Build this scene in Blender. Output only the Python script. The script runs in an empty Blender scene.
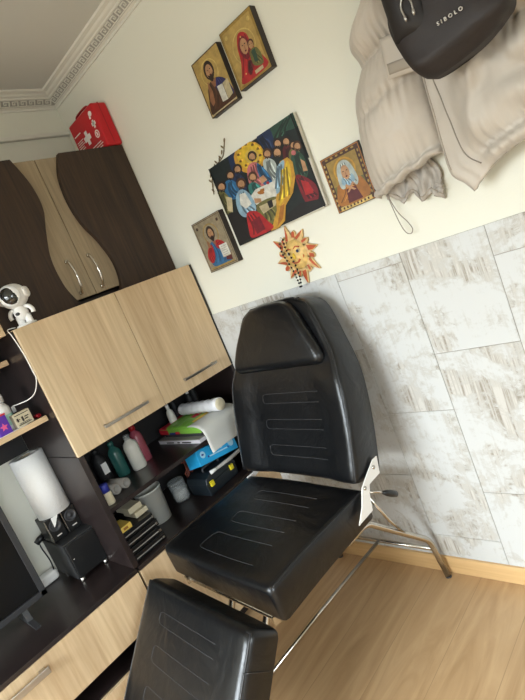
import bpy, bmesh, math, random
from mathutils import Vector, Matrix, Quaternion
random.seed(7)
PI = math.pi
sc = bpy.context.scene
COL = sc.collection
V = Vector

# ------------------------------------------------------------------ materials
def lin(c):
    o = []
    for v in c[:3]:
        v = v / 255.0
        o.append(v / 12.92 if v <= 0.04045 else ((v + 0.055) / 1.055) ** 2.4)
    return (o[0], o[1], o[2], 1.0)

def base_mat(name):
    m = bpy.data.materials.new(name); m.use_nodes = True
    nt = m.node_tree
    return m, nt, nt.nodes['Principled BSDF'], nt.nodes, nt.links

def mat(name, c, rough=0.5, metal=0.0, noise=0.0, scale=20.0, bump=0.0, bscale=80.0, spec=0.5, emit=None, alpha=1.0, sheen=0.0, coat=0.0):
    m, nt, b, N, L = base_mat(name)
    b.inputs['Roughness'].default_value = rough
    b.inputs['Metallic'].default_value = metal
    b.inputs['Specular IOR Level'].default_value = spec
    b.inputs['Base Color'].default_value = lin(c)
    if coat: b.inputs['Coat Weight'].default_value = coat
    if sheen: b.inputs['Sheen Weight'].default_value = sheen
    if alpha < 1: b.inputs['Alpha'].default_value = alpha
    if noise or bump:
        tc = N.new('ShaderNodeTexCoord')
    if noise:
        n = N.new('ShaderNodeTexNoise'); n.inputs['Scale'].default_value = scale; n.inputs['Detail'].default_value = 4
        L.new(tc.outputs['Object'], n.inputs['Vector'])
        r = N.new('ShaderNodeValToRGB')
        lo = [max(0, v * (1 - noise)) for v in c]; hi = [min(255, v * (1 + noise)) for v in c]
        r.color_ramp.elements[0].color = lin(lo); r.color_ramp.elements[1].color = lin(hi)
        r.color_ramp.elements[0].position = .3; r.color_ramp.elements[1].position = .7
        L.new(n.outputs['Fac'], r.inputs['Fac']); L.new(r.outputs['Color'], b.inputs['Base Color'])
    if bump:
        n2 = N.new('ShaderNodeTexNoise'); n2.inputs['Scale'].default_value = bscale; n2.inputs['Detail'].default_value = 3
        L.new(tc.outputs['Object'], n2.inputs['Vector'])
        bp = N.new('ShaderNodeBump'); bp.inputs['Strength'].default_value = bump; bp.inputs['Distance'].default_value = .01
        L.new(n2.outputs['Fac'], bp.inputs['Height']); L.new(bp.outputs['Normal'], b.inputs['Normal'])
    return m

def wood(name, dark, light, axis='z', rough=.45, freq=14.0, board=None, fine=.35):
    """grain runs along axis; optional lamella bands across it"""
    m, nt, b, N, L = base_mat(name)
    tc = N.new('ShaderNodeTexCoord')
    mp = N.new('ShaderNodeMapping')
    s = [freq, freq, freq]; s['xyz'.index(axis)] = freq * .09
    mp.inputs['Scale'].default_value = s
    L.new(tc.outputs['Object'], mp.inputs['Vector'])
    n = N.new('ShaderNodeTexNoise'); n.inputs['Scale'].default_value = 1.0; n.inputs['Detail'].default_value = 6; n.inputs['Roughness'].default_value = .62; n.inputs['Distortion'].default_value = 1.2
    L.new(mp.outputs['Vector'], n.inputs['Vector'])
    mp2 = N.new('ShaderNodeMapping')
    s2 = [freq * 9] * 3; s2['xyz'.index(axis)] = freq * .35
    mp2.inputs['Scale'].default_value = s2
    L.new(tc.outputs['Object'], mp2.inputs['Vector'])
    n2 = N.new('ShaderNodeTexNoise'); n2.inputs['Scale'].default_value = 1.0; n2.inputs['Detail'].default_value = 3
    L.new(mp2.outputs['Vector'], n2.inputs['Vector'])
    mx = N.new('ShaderNodeMix'); mx.data_type = 'FLOAT'
    mx.inputs[0].default_value = fine
    L.new(n.outputs['Fac'], mx.inputs[2]); L.new(n2.outputs['Fac'], mx.inputs[3])
    r = N.new('ShaderNodeValToRGB')
    r.color_ramp.elements[0].color = lin(dark); r.color_ramp.elements[1].color = lin(light)
    r.color_ramp.elements[0].position = .33; r.color_ramp.elements[1].position = .66
    L.new(mx.outputs[0], r.inputs['Fac'])
    out = r.outputs['Color']
    if board:
        mp3 = N.new('ShaderNodeMapping'); L.new(tc.outputs['Object'], mp3.inputs['Vector'])
        ax = 'xyz'.index(axis)
        s3 = [board] * 3; s3[ax] = 0.0
        mp3.inputs['Scale'].default_value = s3
        fl = N.new('ShaderNodeVectorMath'); fl.operation = 'FLOOR'
        L.new(mp3.outputs['Vector'], fl.inputs[0])
        wn = N.new('ShaderNodeTexWhiteNoise'); L.new(fl.outputs['Vector'], wn.inputs['Vector'])
        hs = N.new('ShaderNodeHueSaturation')
        mr = N.new('ShaderNodeMapRange'); mr.inputs['To Min'].default_value = .88; mr.inputs['To Max'].default_value = 1.08
        L.new(wn.outputs['Value'], mr.inputs['Value']); L.new(mr.outputs['Result'], hs.inputs['Value'])
        L.new(out, hs.inputs['Color']); out = hs.outputs['Color']
    L.new(out, b.inputs['Base Color'])
    b.inputs['Roughness'].default_value = rough
    return m

def floor_mat():
    m, nt, b, N, L = base_mat('oak_laminate_floor')
    tc = N.new('ShaderNodeTexCoord')
    mp = N.new('ShaderNodeMapping'); mp.inputs['Rotation'].default_value = (0, 0, PI / 2)
    L.new(tc.outputs['Object'], mp.inputs['Vector'])
    br = N.new('ShaderNodeTexBrick')
    br.inputs['Scale'].default_value = 1.0; br.inputs['Brick Width'].default_value = 1.3; br.inputs['Row Height'].default_value = .195
    br.inputs['Mortar Size'].default_value = .0012; br.inputs['Mortar Smooth'].default_value = .2
    br.inputs['Color1'].default_value = (.0, .0, .0, 1); br.inputs['Color2'].default_value = (1, 1, 1, 1); br.inputs['Mortar'].default_value = (.5, .5, .5, 1)
    br.offset = .37
    L.new(mp.outputs['Vector'], br.inputs['Vector'])
    # per-board offset of the grain
    sep = N.new('ShaderNodeSeparateColor'); L.new(br.outputs['Color'], sep.inputs['Color'])
    cmb = N.new('ShaderNodeCombineXYZ'); mu = N.new('ShaderNodeMath'); mu.operation = 'MULTIPLY'; mu.inputs[1].default_value = 13.0
    L.new(sep.outputs['Red'], mu.inputs[0]); L.new(mu.outputs[0], cmb.inputs['Z'])
    ad = N.new('ShaderNodeVectorMath'); L.new(tc.outputs['Object'], ad.inputs[0]); L.new(cmb.outputs[0], ad.inputs[1])
    mp2 = N.new('ShaderNodeMapping'); mp2.inputs['Scale'].default_value = (15, 1.6, 1)
    L.new(ad.outputs[0], mp2.inputs['Vector'])
    n = N.new('ShaderNodeTexNoise'); n.inputs['Scale'].default_value = 1; n.inputs['Detail'].default_value = 6; n.inputs['Distortion'].default_value = 1.5; n.inputs['Roughness'].default_value = .6
    L.new(mp2.outputs['Vector'], n.inputs['Vector'])
    r = N.new('ShaderNodeValToRGB')
    r.color_ramp.elements[0].color = lin((168, 135, 96)); r.color_ramp.elements[1].color = lin((192, 160, 120))
    r.color_ramp.elements[0].position = .3; r.color_ramp.elements[1].position = .68
    L.new(n.outputs['Fac'], r.inputs['Fac'])
    mx = N.new('ShaderNodeMix'); mx.data_type = 'RGBA'
    mx.inputs[7].default_value = lin((158, 128, 92))
    L.new(br.outputs['Fac'], mx.inputs[0]); L.new(r.outputs['Color'], mx.inputs[6])
    L.new(mx.outputs[2], b.inputs['Base Color'])
    b.inputs['Roughness'].default_value = .38
    return m

def whitewash_mat():
    """white-washed, worn timber print; every board gets its own piece of the pattern"""
    m, nt, b, N, L = base_mat('whitewashed_board_print')
    tc = N.new('ShaderNodeTexCoord')
    at = N.new('ShaderNodeAttribute'); at.attribute_name = 'board_id'
    cmb = N.new('ShaderNodeCombineXYZ')
    m1 = N.new('ShaderNodeMath'); m1.operation = 'MULTIPLY'; m1.inputs[1].default_value = 7.3
    L.new(at.outputs['Fac'], m1.inputs[0]); L.new(m1.outputs[0], cmb.inputs['Y'])
    ad = N.new('ShaderNodeVectorMath'); L.new(tc.outputs['Object'], ad.inputs[0]); L.new(cmb.outputs[0], ad.inputs[1])
    def noise(scale, detail, rough, dist=0.0):
        mp = N.new('ShaderNodeMapping'); mp.inputs['Scale'].default_value = scale
        L.new(ad.outputs[0], mp.inputs['Vector'])
        n = N.new('ShaderNodeTexNoise'); n.inputs['Scale'].default_value = 1; n.inputs['Detail'].default_value = detail
        n.inputs['Roughness'].default_value = rough; n.inputs['Distortion'].default_value = dist
        L.new(mp.outputs['Vector'], n.inputs['Vector']); return n
    patch = noise((5, 1, 6), 6, .62, .6)
    grain = noise((95, 1, 3.5), 4, .6, .2)
    crack = noise((22, 1, 26), 8, .75, 1.2)
    # worn where large patches and small flakes agree
    s1 = N.new('ShaderNodeMath'); s1.operation = 'MULTIPLY_ADD'; s1.inputs[1].default_value = .55
    L.new(crack.outputs['Fac'], s1.inputs[0]); L.new(patch.outputs['Fac'], s1.inputs[2])
    s2 = N.new('ShaderNodeMath'); s2.operation = 'MULTIPLY_ADD'; s2.inputs[1].default_value = .30
    L.new(grain.outputs['Fac'], s2.inputs[0]); L.new(s1.outputs[0], s2.inputs[2])
    r = N.new('ShaderNodeValToRGB'); e = r.color_ramp.elements
    e[0].position = .86; e[0].color = lin((198, 199, 197)); e[1].position = 1.0; e[1].color = lin((172, 167, 157))
    x = e.new(1.0); x.position = .94; x.color = lin((196, 193, 186))
    mr = N.new('ShaderNodeMapRange'); mr.inputs['From Min'].default_value = .70; mr.inputs['From Max'].default_value = 1.16; mr.inputs['To Min'].default_value = .72; mr.inputs['To Max'].default_value = 1.06
    L.new(s2.outputs[0], mr.inputs['Value'])
    L.new(mr.outputs['Result'], r.inputs['Fac'])
    # grey grain strokes inside worn areas
    r2 = N.new('ShaderNodeValToRGB'); r2.color_ramp.elements[0].color = lin((146, 138, 126)); r2.color_ramp.elements[1].color = lin((198, 195, 188))
    r2.color_ramp.elements[0].position = .40; r2.color_ramp.elements[1].position = .56
    L.new(grain.outputs['Fac'], r2.inputs['Fac'])
    w = N.new('ShaderNodeMapRange'); w.inputs['From Min'].default_value = .80; w.inputs['From Max'].default_value = .92
    L.new(s1.outputs[0], w.inputs['Value'])
    mx = N.new('ShaderNodeMix'); mx.data_type = 'RGBA'
    L.new(w.outputs['Result'], mx.inputs[0]); L.new(r.outputs['Color'], mx.inputs[6]); L.new(r2.outputs['Color'], mx.inputs[7])
    L.new(mx.outputs[2], b.inputs['Base Color'])
    b.inputs['Roughness'].default_value = .55
    return m

def leather_mat(name, c=(25, 25, 27), rough=.42):
    m, nt, b, N, L = base_mat(name)
    tc = N.new('ShaderNodeTexCoord')
    v = N.new('ShaderNodeTexVoronoi'); v.inputs['Scale'].default_value = 420
    n = N.new('ShaderNodeTexNoise'); n.inputs['Scale'].default_value = 9; n.inputs['Detail'].default_value = 5; n.inputs['Distortion'].default_value = .8
    n3 = N.new('ShaderNodeTexNoise'); n3.inputs['Scale'].default_value = 28; n3.inputs['Detail'].default_value = 3
    for q in (v, n, n3): L.new(tc.outputs['Object'], q.inputs['Vector'])
    b1 = N.new('ShaderNodeBump'); b1.inputs['Strength'].default_value = .025; b1.inputs['Distance'].default_value = .001
    b2 = N.new('ShaderNodeBump'); b2.inputs['Strength'].default_value = .35; b2.inputs['Distance'].default_value = .012
    L.new(v.outputs['Distance'], b1.inputs['Height']); L.new(n.outputs['Fac'], b2.inputs['Height'])
    L.new(b1.outputs['Normal'], b2.inputs['Normal']); L.new(b2.outputs['Normal'], b.inputs['Normal'])
    mr = N.new('ShaderNodeMapRange'); mr.inputs['To Min'].default_value = rough - .09; mr.inputs['To Max'].default_value = rough + .12
    L.new(n3.outputs['Fac'], mr.inputs['Value']); L.new(mr.outputs['Result'], b.inputs['Roughness'])
    b.inputs['Base Color'].default_value = lin(c)
    b.inputs['Specular IOR Level'].default_value = .48
    return m

M = {}
def S(k, *a, **kw): M[k] = mat(k, *a, **kw)
S('wall_paint', (223, 221, 207), .85, bump=.06, bscale=160)
S('ceiling_paint', (212, 211, 205), .9)
S('cornice_white', (222, 218, 207), .7)
S('cornice_groove', (166, 162, 152), .8)
M['floor'] = floor_mat()
M['whitewash'] = whitewash_mat()
S('board_joint', (150, 143, 132), .8)
M['oak_trim'] = wood('oak_trim', (186, 148, 98), (212, 176, 126), 'x', .4, 10)
M['oak'] = wood('sonoma_oak', (192, 163, 126), (230, 206, 168), 'z', .40, 9, board=9.0)
M['oak_shelf'] = wood('sonoma_oak_edge', (186, 158, 122), (216, 190, 152), 'y', .42, 13)
M['wenge'] = wood('walnut_brown_board', (29, 20, 14), (66, 46, 31), 'z', .62, 16)
M['grey_oak'] = wood('greyed_oak', (132, 116, 92), (170, 152, 124), 'z', .5, 15)
S('dark_board', (38, 30, 29), .30, noise=.15, scale=12)
S('dark_edge', (66, 52, 48), .4)
S('black_back', (30, 27, 27), .6)
S('chrome', (205, 200, 192), .18, 1.0)
S('steel', (200, 195, 186), .26, 1.0)
S('satin', (190, 184, 176), .34, 1.0)
M['leather'] = leather_mat('black_leatherette', (13, 14, 16), .32)
S('thread', (58, 58, 60), .7)
S('piping_black', (34, 34, 36), .4)
S('white_enamel', (226, 224, 220), .35)
S('black_plastic', (20, 20, 21), .35)
S('soft_black', (24, 24, 25), .6)
S('dark_grey', (58, 58, 60), .5)
S('screen', (8, 8, 9), .30, spec=.25)
S('bezel', (44, 44, 46), .45)
S('white_plastic', (232, 230, 226), .4)
S('paper_white', (250, 250, 248), .9, bump=.25, bscale=220)
S('card', (186, 172, 146), .9)
S('visor', (26, 28, 28), .08, coat=1.0)
S('red_box', (190, 14, 30), .4)
S('red_dark', (150, 10, 24), .45)
S('white_ink', (238, 232, 226), .6)
# painting palette
PAL = {'gold': (196, 164, 92), 'gold2': (170, 138, 66), 'goldlight': (222, 192, 112), 'brown': (78, 46, 26), 'darkbrown': (46, 28, 18), 'skin': (198, 150, 108),
       'skin2': (160, 108, 74), 'navy': (48, 46, 104), 'blue': (44, 104, 150), 'lblue': (150, 186, 206), 'red': (186, 36, 40), 'dred': (124, 26, 38), 'maroon': (96, 30, 34),
       'white': (228, 226, 214), 'cream': (206, 190, 150), 'green': (44, 78, 62), 'dgreen': (22, 34, 33), 'black': (22, 20, 20), 'yellow': (236, 196, 52), 'yellow2': (214, 160, 56),
       'orange': (222, 120, 40), 'olive': (116, 112, 60), 'pink': (206, 116, 116), 'grey': (150, 150, 140), 'ochre': (176, 112, 44), 'teal': (54, 128, 120), 'terracotta': (206, 92, 48), 'ash':(186,196,190), 'dblue':(30,48,84), 'silver':(160,146,118), 'sunray':(244,206,140), 'sunface':(246,204,120)}
for k, c in list(PAL.items()):
    S('paint_' + k, [v*.84 for v in c], .5, noise=.10, scale=55)
    S('paint_' + k + '_shade', [v*.52 for v in c], .5, noise=.10, scale=55)
    S('paint_' + k + '_light', [min(255, v*1.06 + 10) for v in c], .5, noise=.08, scale=55)
S('wood_side', (40, 28, 22), .5)
S('canvas_edge', (206, 200, 184), .8)
S('twig', (120, 104, 76), .9)
S('bead_black', (18, 18, 18), .25)
S('jacket', (186, 176, 163), .58, noise=.04, scale=6, bump=.10, bscale=38, sheen=.2)
S('jacket_lining', (168, 160, 150), .5, bump=.2, bscale=40)
S('jacket_seam', (156, 146, 132), .7)
S('zip', (136, 126, 114), .5)
S('bag', (33, 25, 22), .62, bump=.12, bscale=60)
S('bag_dark', (26, 20, 18), .6)
S('lettering_silver', (206, 200, 190), .4)
S('metal_pull', (170, 164, 156), .3, 1.0)
S('clear_plastic', (190, 196, 196), .15, alpha=.30)
S('milky', (220, 218, 208), .3)
S('teal_liquid', (44, 92, 86), .25)
S('pink_liquid', (150, 72, 86), .25)
S('blue_cap', (52, 60, 150), .4)
S('yellow_card', (222, 190, 90), .6)
S('beige_card', (206, 196, 168), .7)
S('cyan_box', (38, 164, 222), .45)
S('cyan_light', (176, 220, 240), .5)
S('toolbox_black', (26, 34, 40), .45)
S('latch_yellow', (226, 208, 40), .4)
S('green_pack', (130, 186, 70), .4)
S('red_pack', (206, 44, 62), .4)
S('magazine', (214, 210, 214), .4)
S('grey_sheet', (196, 196, 190), .6)
S('wrap', (226, 226, 228), .3, bump=.6, bscale=60)
S('purple', (92, 44, 170), .35)
S('magenta', (232, 96, 150), .4)
S('mint', (176, 220, 200), .4)
S('copper_wire', (150, 78, 60), .5)
S('ink_dark', (56, 48, 44), .7)
S('tube_grey', (150, 146, 140), .5)
S('window_white', (236, 236, 234), .5)

# ------------------------------------------------------------------ mesh tools
class MB:
    def __init__(s): s.bm = bmesh.new(); s.mi = 0; s.ids = None
    def _f(s, vs, smooth=False):
        try:
            f = s.bm.faces.new(vs); f.material_index = s.mi; f.smooth = smooth; return f
        except ValueError: return None
    def box(s, lo, hi, mx=None):
        x0, y0, z0 = lo; x1, y1, z1 = hi
        P = [(x0,y0,z0),(x1,y0,z0),(x1,y1,z0),(x0,y1,z0),(x0,y0,z1),(x1,y0,z1),(x1,y1,z1),(x0,y1,z1)]
        v = [s.bm.verts.new((mx @ V(p)) if mx else p) for p in P]
        for q in ((0,3,2,1),(4,5,6,7),(0,1,5,4),(1,2,6,5),(2,3,7,6),(3,0,4,7)): s._f([v[i] for i in q])
        return s
    def loft(s, loops, caps=True, closed=True, smooth=True):
        R = [[s.bm.verts.new(p) for p in l] for l in loops]
        n = len(R[0])
        for a, b in zip(R, R[1:]):
            for i in range(n if closed else n - 1):
                j = (i + 1) % n
                s._f([a[i], a[j], b[j], b[i]], smooth)
        if caps and closed:
            s._f(list(reversed(R[0]))); s._f(R[-1])
        return R
    def tube(s, pts, r, seg=10, caps=True):
        pts = [V(p) for p in pts]; n = len(pts); loops = []
        rad = r if isinstance(r, (list, tuple)) else [r] * n
        t0 = (pts[1] - pts[0]).normalized()
        a = V((0, 0, 1)) if abs(t0.z) < .9 else V((1, 0, 0))
        nx = t0.cross(a).normalized(); prev = t0
        for i in range(n):
            if i == 0: t = t0
            elif i == n - 1: t = (pts[i] - pts[i-1]).normalized()
            else: t = ((pts[i] - pts[i-1]).normalized() + (pts[i+1] - pts[i]).normalized()).normalized()
            q = prev.rotation_difference(t); nx = (q @ nx).normalized(); prev = t
            ny = t.cross(nx).normalized()
            k = 1.0
            if 0 < i < n - 1:
                c = (pts[i] - pts[i-1]).normalized().dot((pts[i+1] - pts[i]).normalized())
                k = 1 / max(.6, math.sqrt(max(.05, (1 + c) / 2)))
            loops.append([pts[i] + (nx * math.cos(2*PI*j/seg) + ny * math.sin(2*PI*j/seg)) * rad[i] for j in range(seg)])
        s.loft(loops, caps); return s
    def lathe(s, prof, org=(0,0,0), axis=(0,0,1), seg=24, sx=1.0, sy=1.0, caps=True):
        q = V((0,0,1)).rotation_difference(V(axis).normalized()); o = V(org)
        loops = [[o + q @ V((r*sx*math.cos(2*PI*j/seg), r*sy*math.sin(2*PI*j/seg), z)) for j in range(seg)] for r, z in prof]
        s.loft(loops, caps); return s
    def ell(s, c, r, seg=18, rings=11, mx=None):
        c = V(c); loops = []
        for i in range(1, rings):
            a = PI * i / rings
            loops.append([c + ((mx @ V((r[0]*math.sin(a)*math.cos(2*PI*j/seg), r[1]*math.sin(a)*math.sin(2*PI*j/seg), -r[2]*math.cos(a)))) if mx else V((r[0]*math.sin(a)*math.cos(2*PI*j/seg), r[1]*math.sin(a)*math.sin(2*PI*j/seg), -r[2]*math.cos(a)))) for j in range(seg)])
        R = s.loft(loops, caps=False)
        d = V((0,0,-r[2])); u = V((0,0,r[2]))
        if mx: d = mx @ d; u = mx @ u
        b = s.bm.verts.new(c + d); t = s.bm.verts.new(c + u)
        for j in range(seg):
            k = (j + 1) % seg
            s._f([R[0][k], R[0][j], b], True); s._f([R[-1][j], R[-1][k], t], True)
        return s
    def prism(s, poly, fn, d0, d1, smooth=False):
        """poly in 2D, fn(u,v,d)->3D"""
        a = [s.bm.verts.new(fn(u, v, d0)) for u, v in poly]; b = [s.bm.verts.new(fn(u, v, d1)) for u, v in poly]
        n = len(poly)
        for i in range(n): s._f([a[i], a[(i+1)%n], b[(i+1)%n], b[i]], smooth)
        s._f(list(reversed(a))); s._f(b)
        return s
    def sheet(s, nu, nv, fn, thick=0.0, smooth=True):
        P = [[V(fn(i/(nu-1), j/(nv-1))) for j in range(nv)] for i in range(nu)]
        R = [[s.bm.verts.new(p) for p in r] for r in P]
        for i in range(nu-1):
            for j in range(nv-1): s._f([R[i][j], R[i+1][j], R[i+1][j+1], R[i][j+1]], smooth)
        if thick:
            Nn = [[None]*nv for _ in range(nu)]
            for i in range(nu):
                for j in range(nv):
                    du = P[min(i+1,nu-1)][j] - P[max(i-1,0)][j]; dv = P[i][min(j+1,nv-1)] - P[i][max(j-1,0)]
                    c = du.cross(dv); Nn[i][j] = c.normalized() if c.length > 1e-9 else V((0,0,1))
            Q = [[s.bm.verts.new(P[i][j] - Nn[i][j]*thick) for j in range(nv)] for i in range(nu)]
            for i in range(nu-1):
                for j in range(nv-1): s._f([Q[i][j], Q[i][j+1], Q[i+1][j+1], Q[i+1][j]], smooth)
            for i in range(nu-1):
                s._f([R[i+1][0], R[i][0], Q[i][0], Q[i+1][0]], smooth); s._f([R[i][-1], R[i+1][-1], Q[i+1][-1], Q[i][-1]], smooth)
            for j in range(nv-1):
                s._f([R[0][j], R[0][j+1], Q[0][j+1], Q[0][j]], smooth); s._f([R[-1][j+1], R[-1][j], Q[-1][j], Q[-1][j+1]], smooth)
        return s
    def text(s, body, size, mx, depth=.0006, spacing=1.0):
        cu = bpy.data.curves.new('lettering', 'FONT'); cu.body = body; cu.size = size; cu.extrude = depth; cu.align_x = 'CENTER'; cu.align_y = 'CENTER'; cu.space_character = spacing
        ob = bpy.data.objects.new('lettering', cu); COL.objects.link(ob)
        bpy.context.view_layer.update()
        me = bpy.data.meshes.new_from_object(ob.evaluated_get(bpy.context.evaluated_depsgraph_get()))
        bpy.data.objects.remove(ob); bpy.data.curves.remove(cu)
        base = len(s.bm.verts); vs = [s.bm.verts.new(mx @ v.co) for v in me.vertices]
        for p in me.polygons: s._f([vs[i] for i in p.vertices])
        bpy.data.meshes.remove(me); return s

ORG = {}
def link(o): COL.objects.link(o); return o
def build(name, mb, mats, parent=None, bevel=0.0, seg=2, org=None):
    """mesh made in world coordinates; origin goes to org / the parent's base"""
    me = bpy.data.meshes.new(name)
    o = bpy.data.objects.new(name, me)
    if parent is not None: base = ORG[parent.name]
    else: base = V(org) if org is not None else V((0, 0, 0))
    bmesh.ops.recalc_face_normals(mb.bm, faces=mb.bm.faces)
    if base.length: bmesh.ops.translate(mb.bm, verts=mb.bm.verts, vec=-base)
    mb.bm.to_mesh(me); mb.bm.free()
    for k in (mats if isinstance(mats, (list, tuple)) else [mats]): me.materials.append(M[k])
    link(o)
    if parent is not None: o.parent = parent
    else: o.location = base
    ORG[o.name] = base
    if bevel:
        b = o.modifiers.new('bevel', 'BEVEL'); b.width = bevel; b.segments = seg; b.limit_method = 'ANGLE'; b.angle_limit = .7
    return o
def tag(o, label, cat, group=None, kind=None):
    o['label'] = label; o['category'] = cat
    if group: o['group'] = group
    if kind: o['kind'] = kind
    return o
def thing(name, loc, label, cat, group=None):
    o = bpy.data.objects.new(name, None); o.empty_display_size = .05; link(o); o.location = loc
    ORG[o.name] = V(loc)
    return tag(o, label, cat, group)
def structure(name, mb, mats, parent=None, bevel=0.0, label=None):
    o = build(name, mb, mats, parent, bevel)
    if parent is None:
        o['kind'] = 'structure'
    return o
def bx(lo, hi): return MB().box(lo, hi)
def rotz(a, at): return Matrix.Translation(V(at)) @ Matrix.Rotation(a, 4, 'Z')
def catmull(P, n=6):
    P = [V((p[0], p[1], 0)) for p in P]; out = []
    for i in range(len(P) - 1):
        p0 = P[max(i-1,0)]; p1 = P[i]; p2 = P[i+1]; p3 = P[min(i+2,len(P)-1)]
        for k in range(n):
            t = k / n
            q = .5*((2*p1)+(p2-p0)*t+(2*p0-5*p1+4*p2-p3)*t*t+(3*p1-p0-3*p2+p3)*t**3); out.append((q.x, q.y))
    out.append((P[-1].x, P[-1].y)); return out
def smooth3(P, n=8):
    P = [V(p) for p in P]; out = []
    for i in range(len(P) - 1):
        p0 = P[max(i-1,0)]; p1 = P[i]; p2 = P[i+1]; p3 = P[min(i+2,len(P)-1)]
        for k in range(n):
            t = k / n; out.append(.5*((2*p1)+(p2-p0)*t+(2*p0-5*p1+4*p2-p3)*t*t+(3*p1-p0-3*p2+p3)*t**3))
    out.append(P[-1]); return out
def oval(cx, cy, rx, ry, n=20, a=0.0, t0=0.0, t1=2*PI):
    out = []
    full = abs(t1 - t0 - 2*PI) < 1e-6
    for i in range(n if full else n + 1):
        t = t0 + (t1 - t0) * i / n
        x = rx*math.cos(t); y = ry*math.sin(t)
        out.append((cx + x*math.cos(a) - y*math.sin(a), cy + x*math.sin(a) + y*math.cos(a)))
    return out

# ------------------------------------------------------------------ the room
RX, RY, RZ = 4.4, -3.7, 2.575
structure('floor', bx((-.1, RY-.1, -.1), (RX+.1, .1, 0)), 'floor')
structure('ceiling', bx((-.1, RY-.1, RZ), (RX+.1, .1, RZ+.1)), 'ceiling_paint')
structure('wall_back', bx((-.1, 0, 0), (RX+.1, .1, RZ)), 'wall_paint')
structure('wall_left', bx((-.1, RY, 0), (0, 0, RZ)), 'wall_paint')
VY0, VY1, VZ0, VZ1 = -3.1, -1.7, .85, 2.15
mb = MB()
mb.box((RX, RY, 0), (RX+.1, VY0, RZ)); mb.box((RX, VY1, 0), (RX+.1, 0, RZ)); mb.box((RX, VY0, 0), (RX+.1, VY1, VZ0)); mb.box((RX, VY0, VZ1), (RX+.1, VY1, RZ))
structure('wall_right', mb, 'wall_paint')
mb = MB()
for a, b in (((VY0, VZ0), (VY1, VZ0+.05)), ((VY0, VZ1-.05), (VY1, VZ1)), ((VY0, VZ0), (VY0+.05, VZ1)), ((VY1-.05, VZ0), (VY1, VZ1))):
    mb.box((RX+.02, a[0], a[1]), (RX+.07, b[0], b[1]))
structure('fill_window', mb, 'window_white')  # unseen window, added to let more light onto the cabinet fronts
WX0, WX1, WZ0, WZ1 = .25, 2.25, .75, 2.15
mb = MB()
mb.box((-.1, RY-.1, 0), (WX0, RY, RZ)); mb.box((WX1, RY-.1, 0), (RX+.1, RY, RZ))
mb.box((WX0, RY-.1, 0), (WX1, RY, WZ0)); mb.box((WX0, RY-.1, WZ1), (WX1, RY, RZ))
structure('wall_front', mb, 'wall_paint')
mb = MB()
for a, b in (((WX0, WZ0), (WX1, WZ0+.05)), ((WX0, WZ1-.05), (WX1, WZ1)), ((WX0, WZ0), (WX0+.05, WZ1)), ((WX1-.05, WZ0), (WX1, WZ1)), (((WX0+WX1)/2-.03, WZ0), ((WX0+WX1)/2+.03, WZ1))):
    mb.box((a[0], RY-.07, a[1]), (b[0], RY-.02, b[1]))
structure('window_1', mb, 'window_white')

# wainscot of printed boards on the back wall
mb = MB(); lay = mb.bm.faces.layers.float.new('board_id')
SEAMS = [(.138, .62), (.41, .30), (.682, .18), (.95, .447), (1.2215, .174), (1.4875, .385), (1.7645, .655), (2.036, .30), (2.308, .52), (2.58, .15), (2.852, .40), (3.124, .24), (3.396, .6), (3.668, .33), (3.94, .10), (4.212, .45), (4.4, 0)]
ZT = 1.292
k = 0
prevx = 0.0
cols = [(0.0, .138, .2)] + [(SEAMS[i][0], SEAMS[i+1][0], SEAMS[i][1]) for i in range(len(SEAMS)-1)]
for x0, x1, z0 in cols:
    zs = [.07]
    z = z0
    while z < ZT - .02:
        if z > .1: zs.append(z)
        z += .5435
    zs.append(ZT)
    for a, b in zip(zs, zs[1:]):
        n0 = len(mb.bm.faces)
        g = .0011
        mb.box((x0+g, -.006, a+g), (x1-g, 0.0, b-g))
        mb.bm.faces.ensure_lookup_table()
        k += 1
        for f in mb.bm.faces[n0:]: f[lay] = (k * .618) % 1 * 9
mb.mi = 1
mb.box((0, -.0035, .07), (RX, 0.0, ZT-.001))
structure('trim_1', mb, ['whitewash', 'board_joint'])

def baseboard(name, lo, hi): structure(name, bx(lo, hi), 'oak_trim', bevel=.003)
baseboard('baseboard_back', (0.0, -.016, 0), (RX, -.0, .075))
baseboard('baseboard_left', (0.0, RY, 0), (.016, -.016, .075))
baseboard('baseboard_right', (RX-.016, RY, 0), (RX, -.016, .075))

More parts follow.
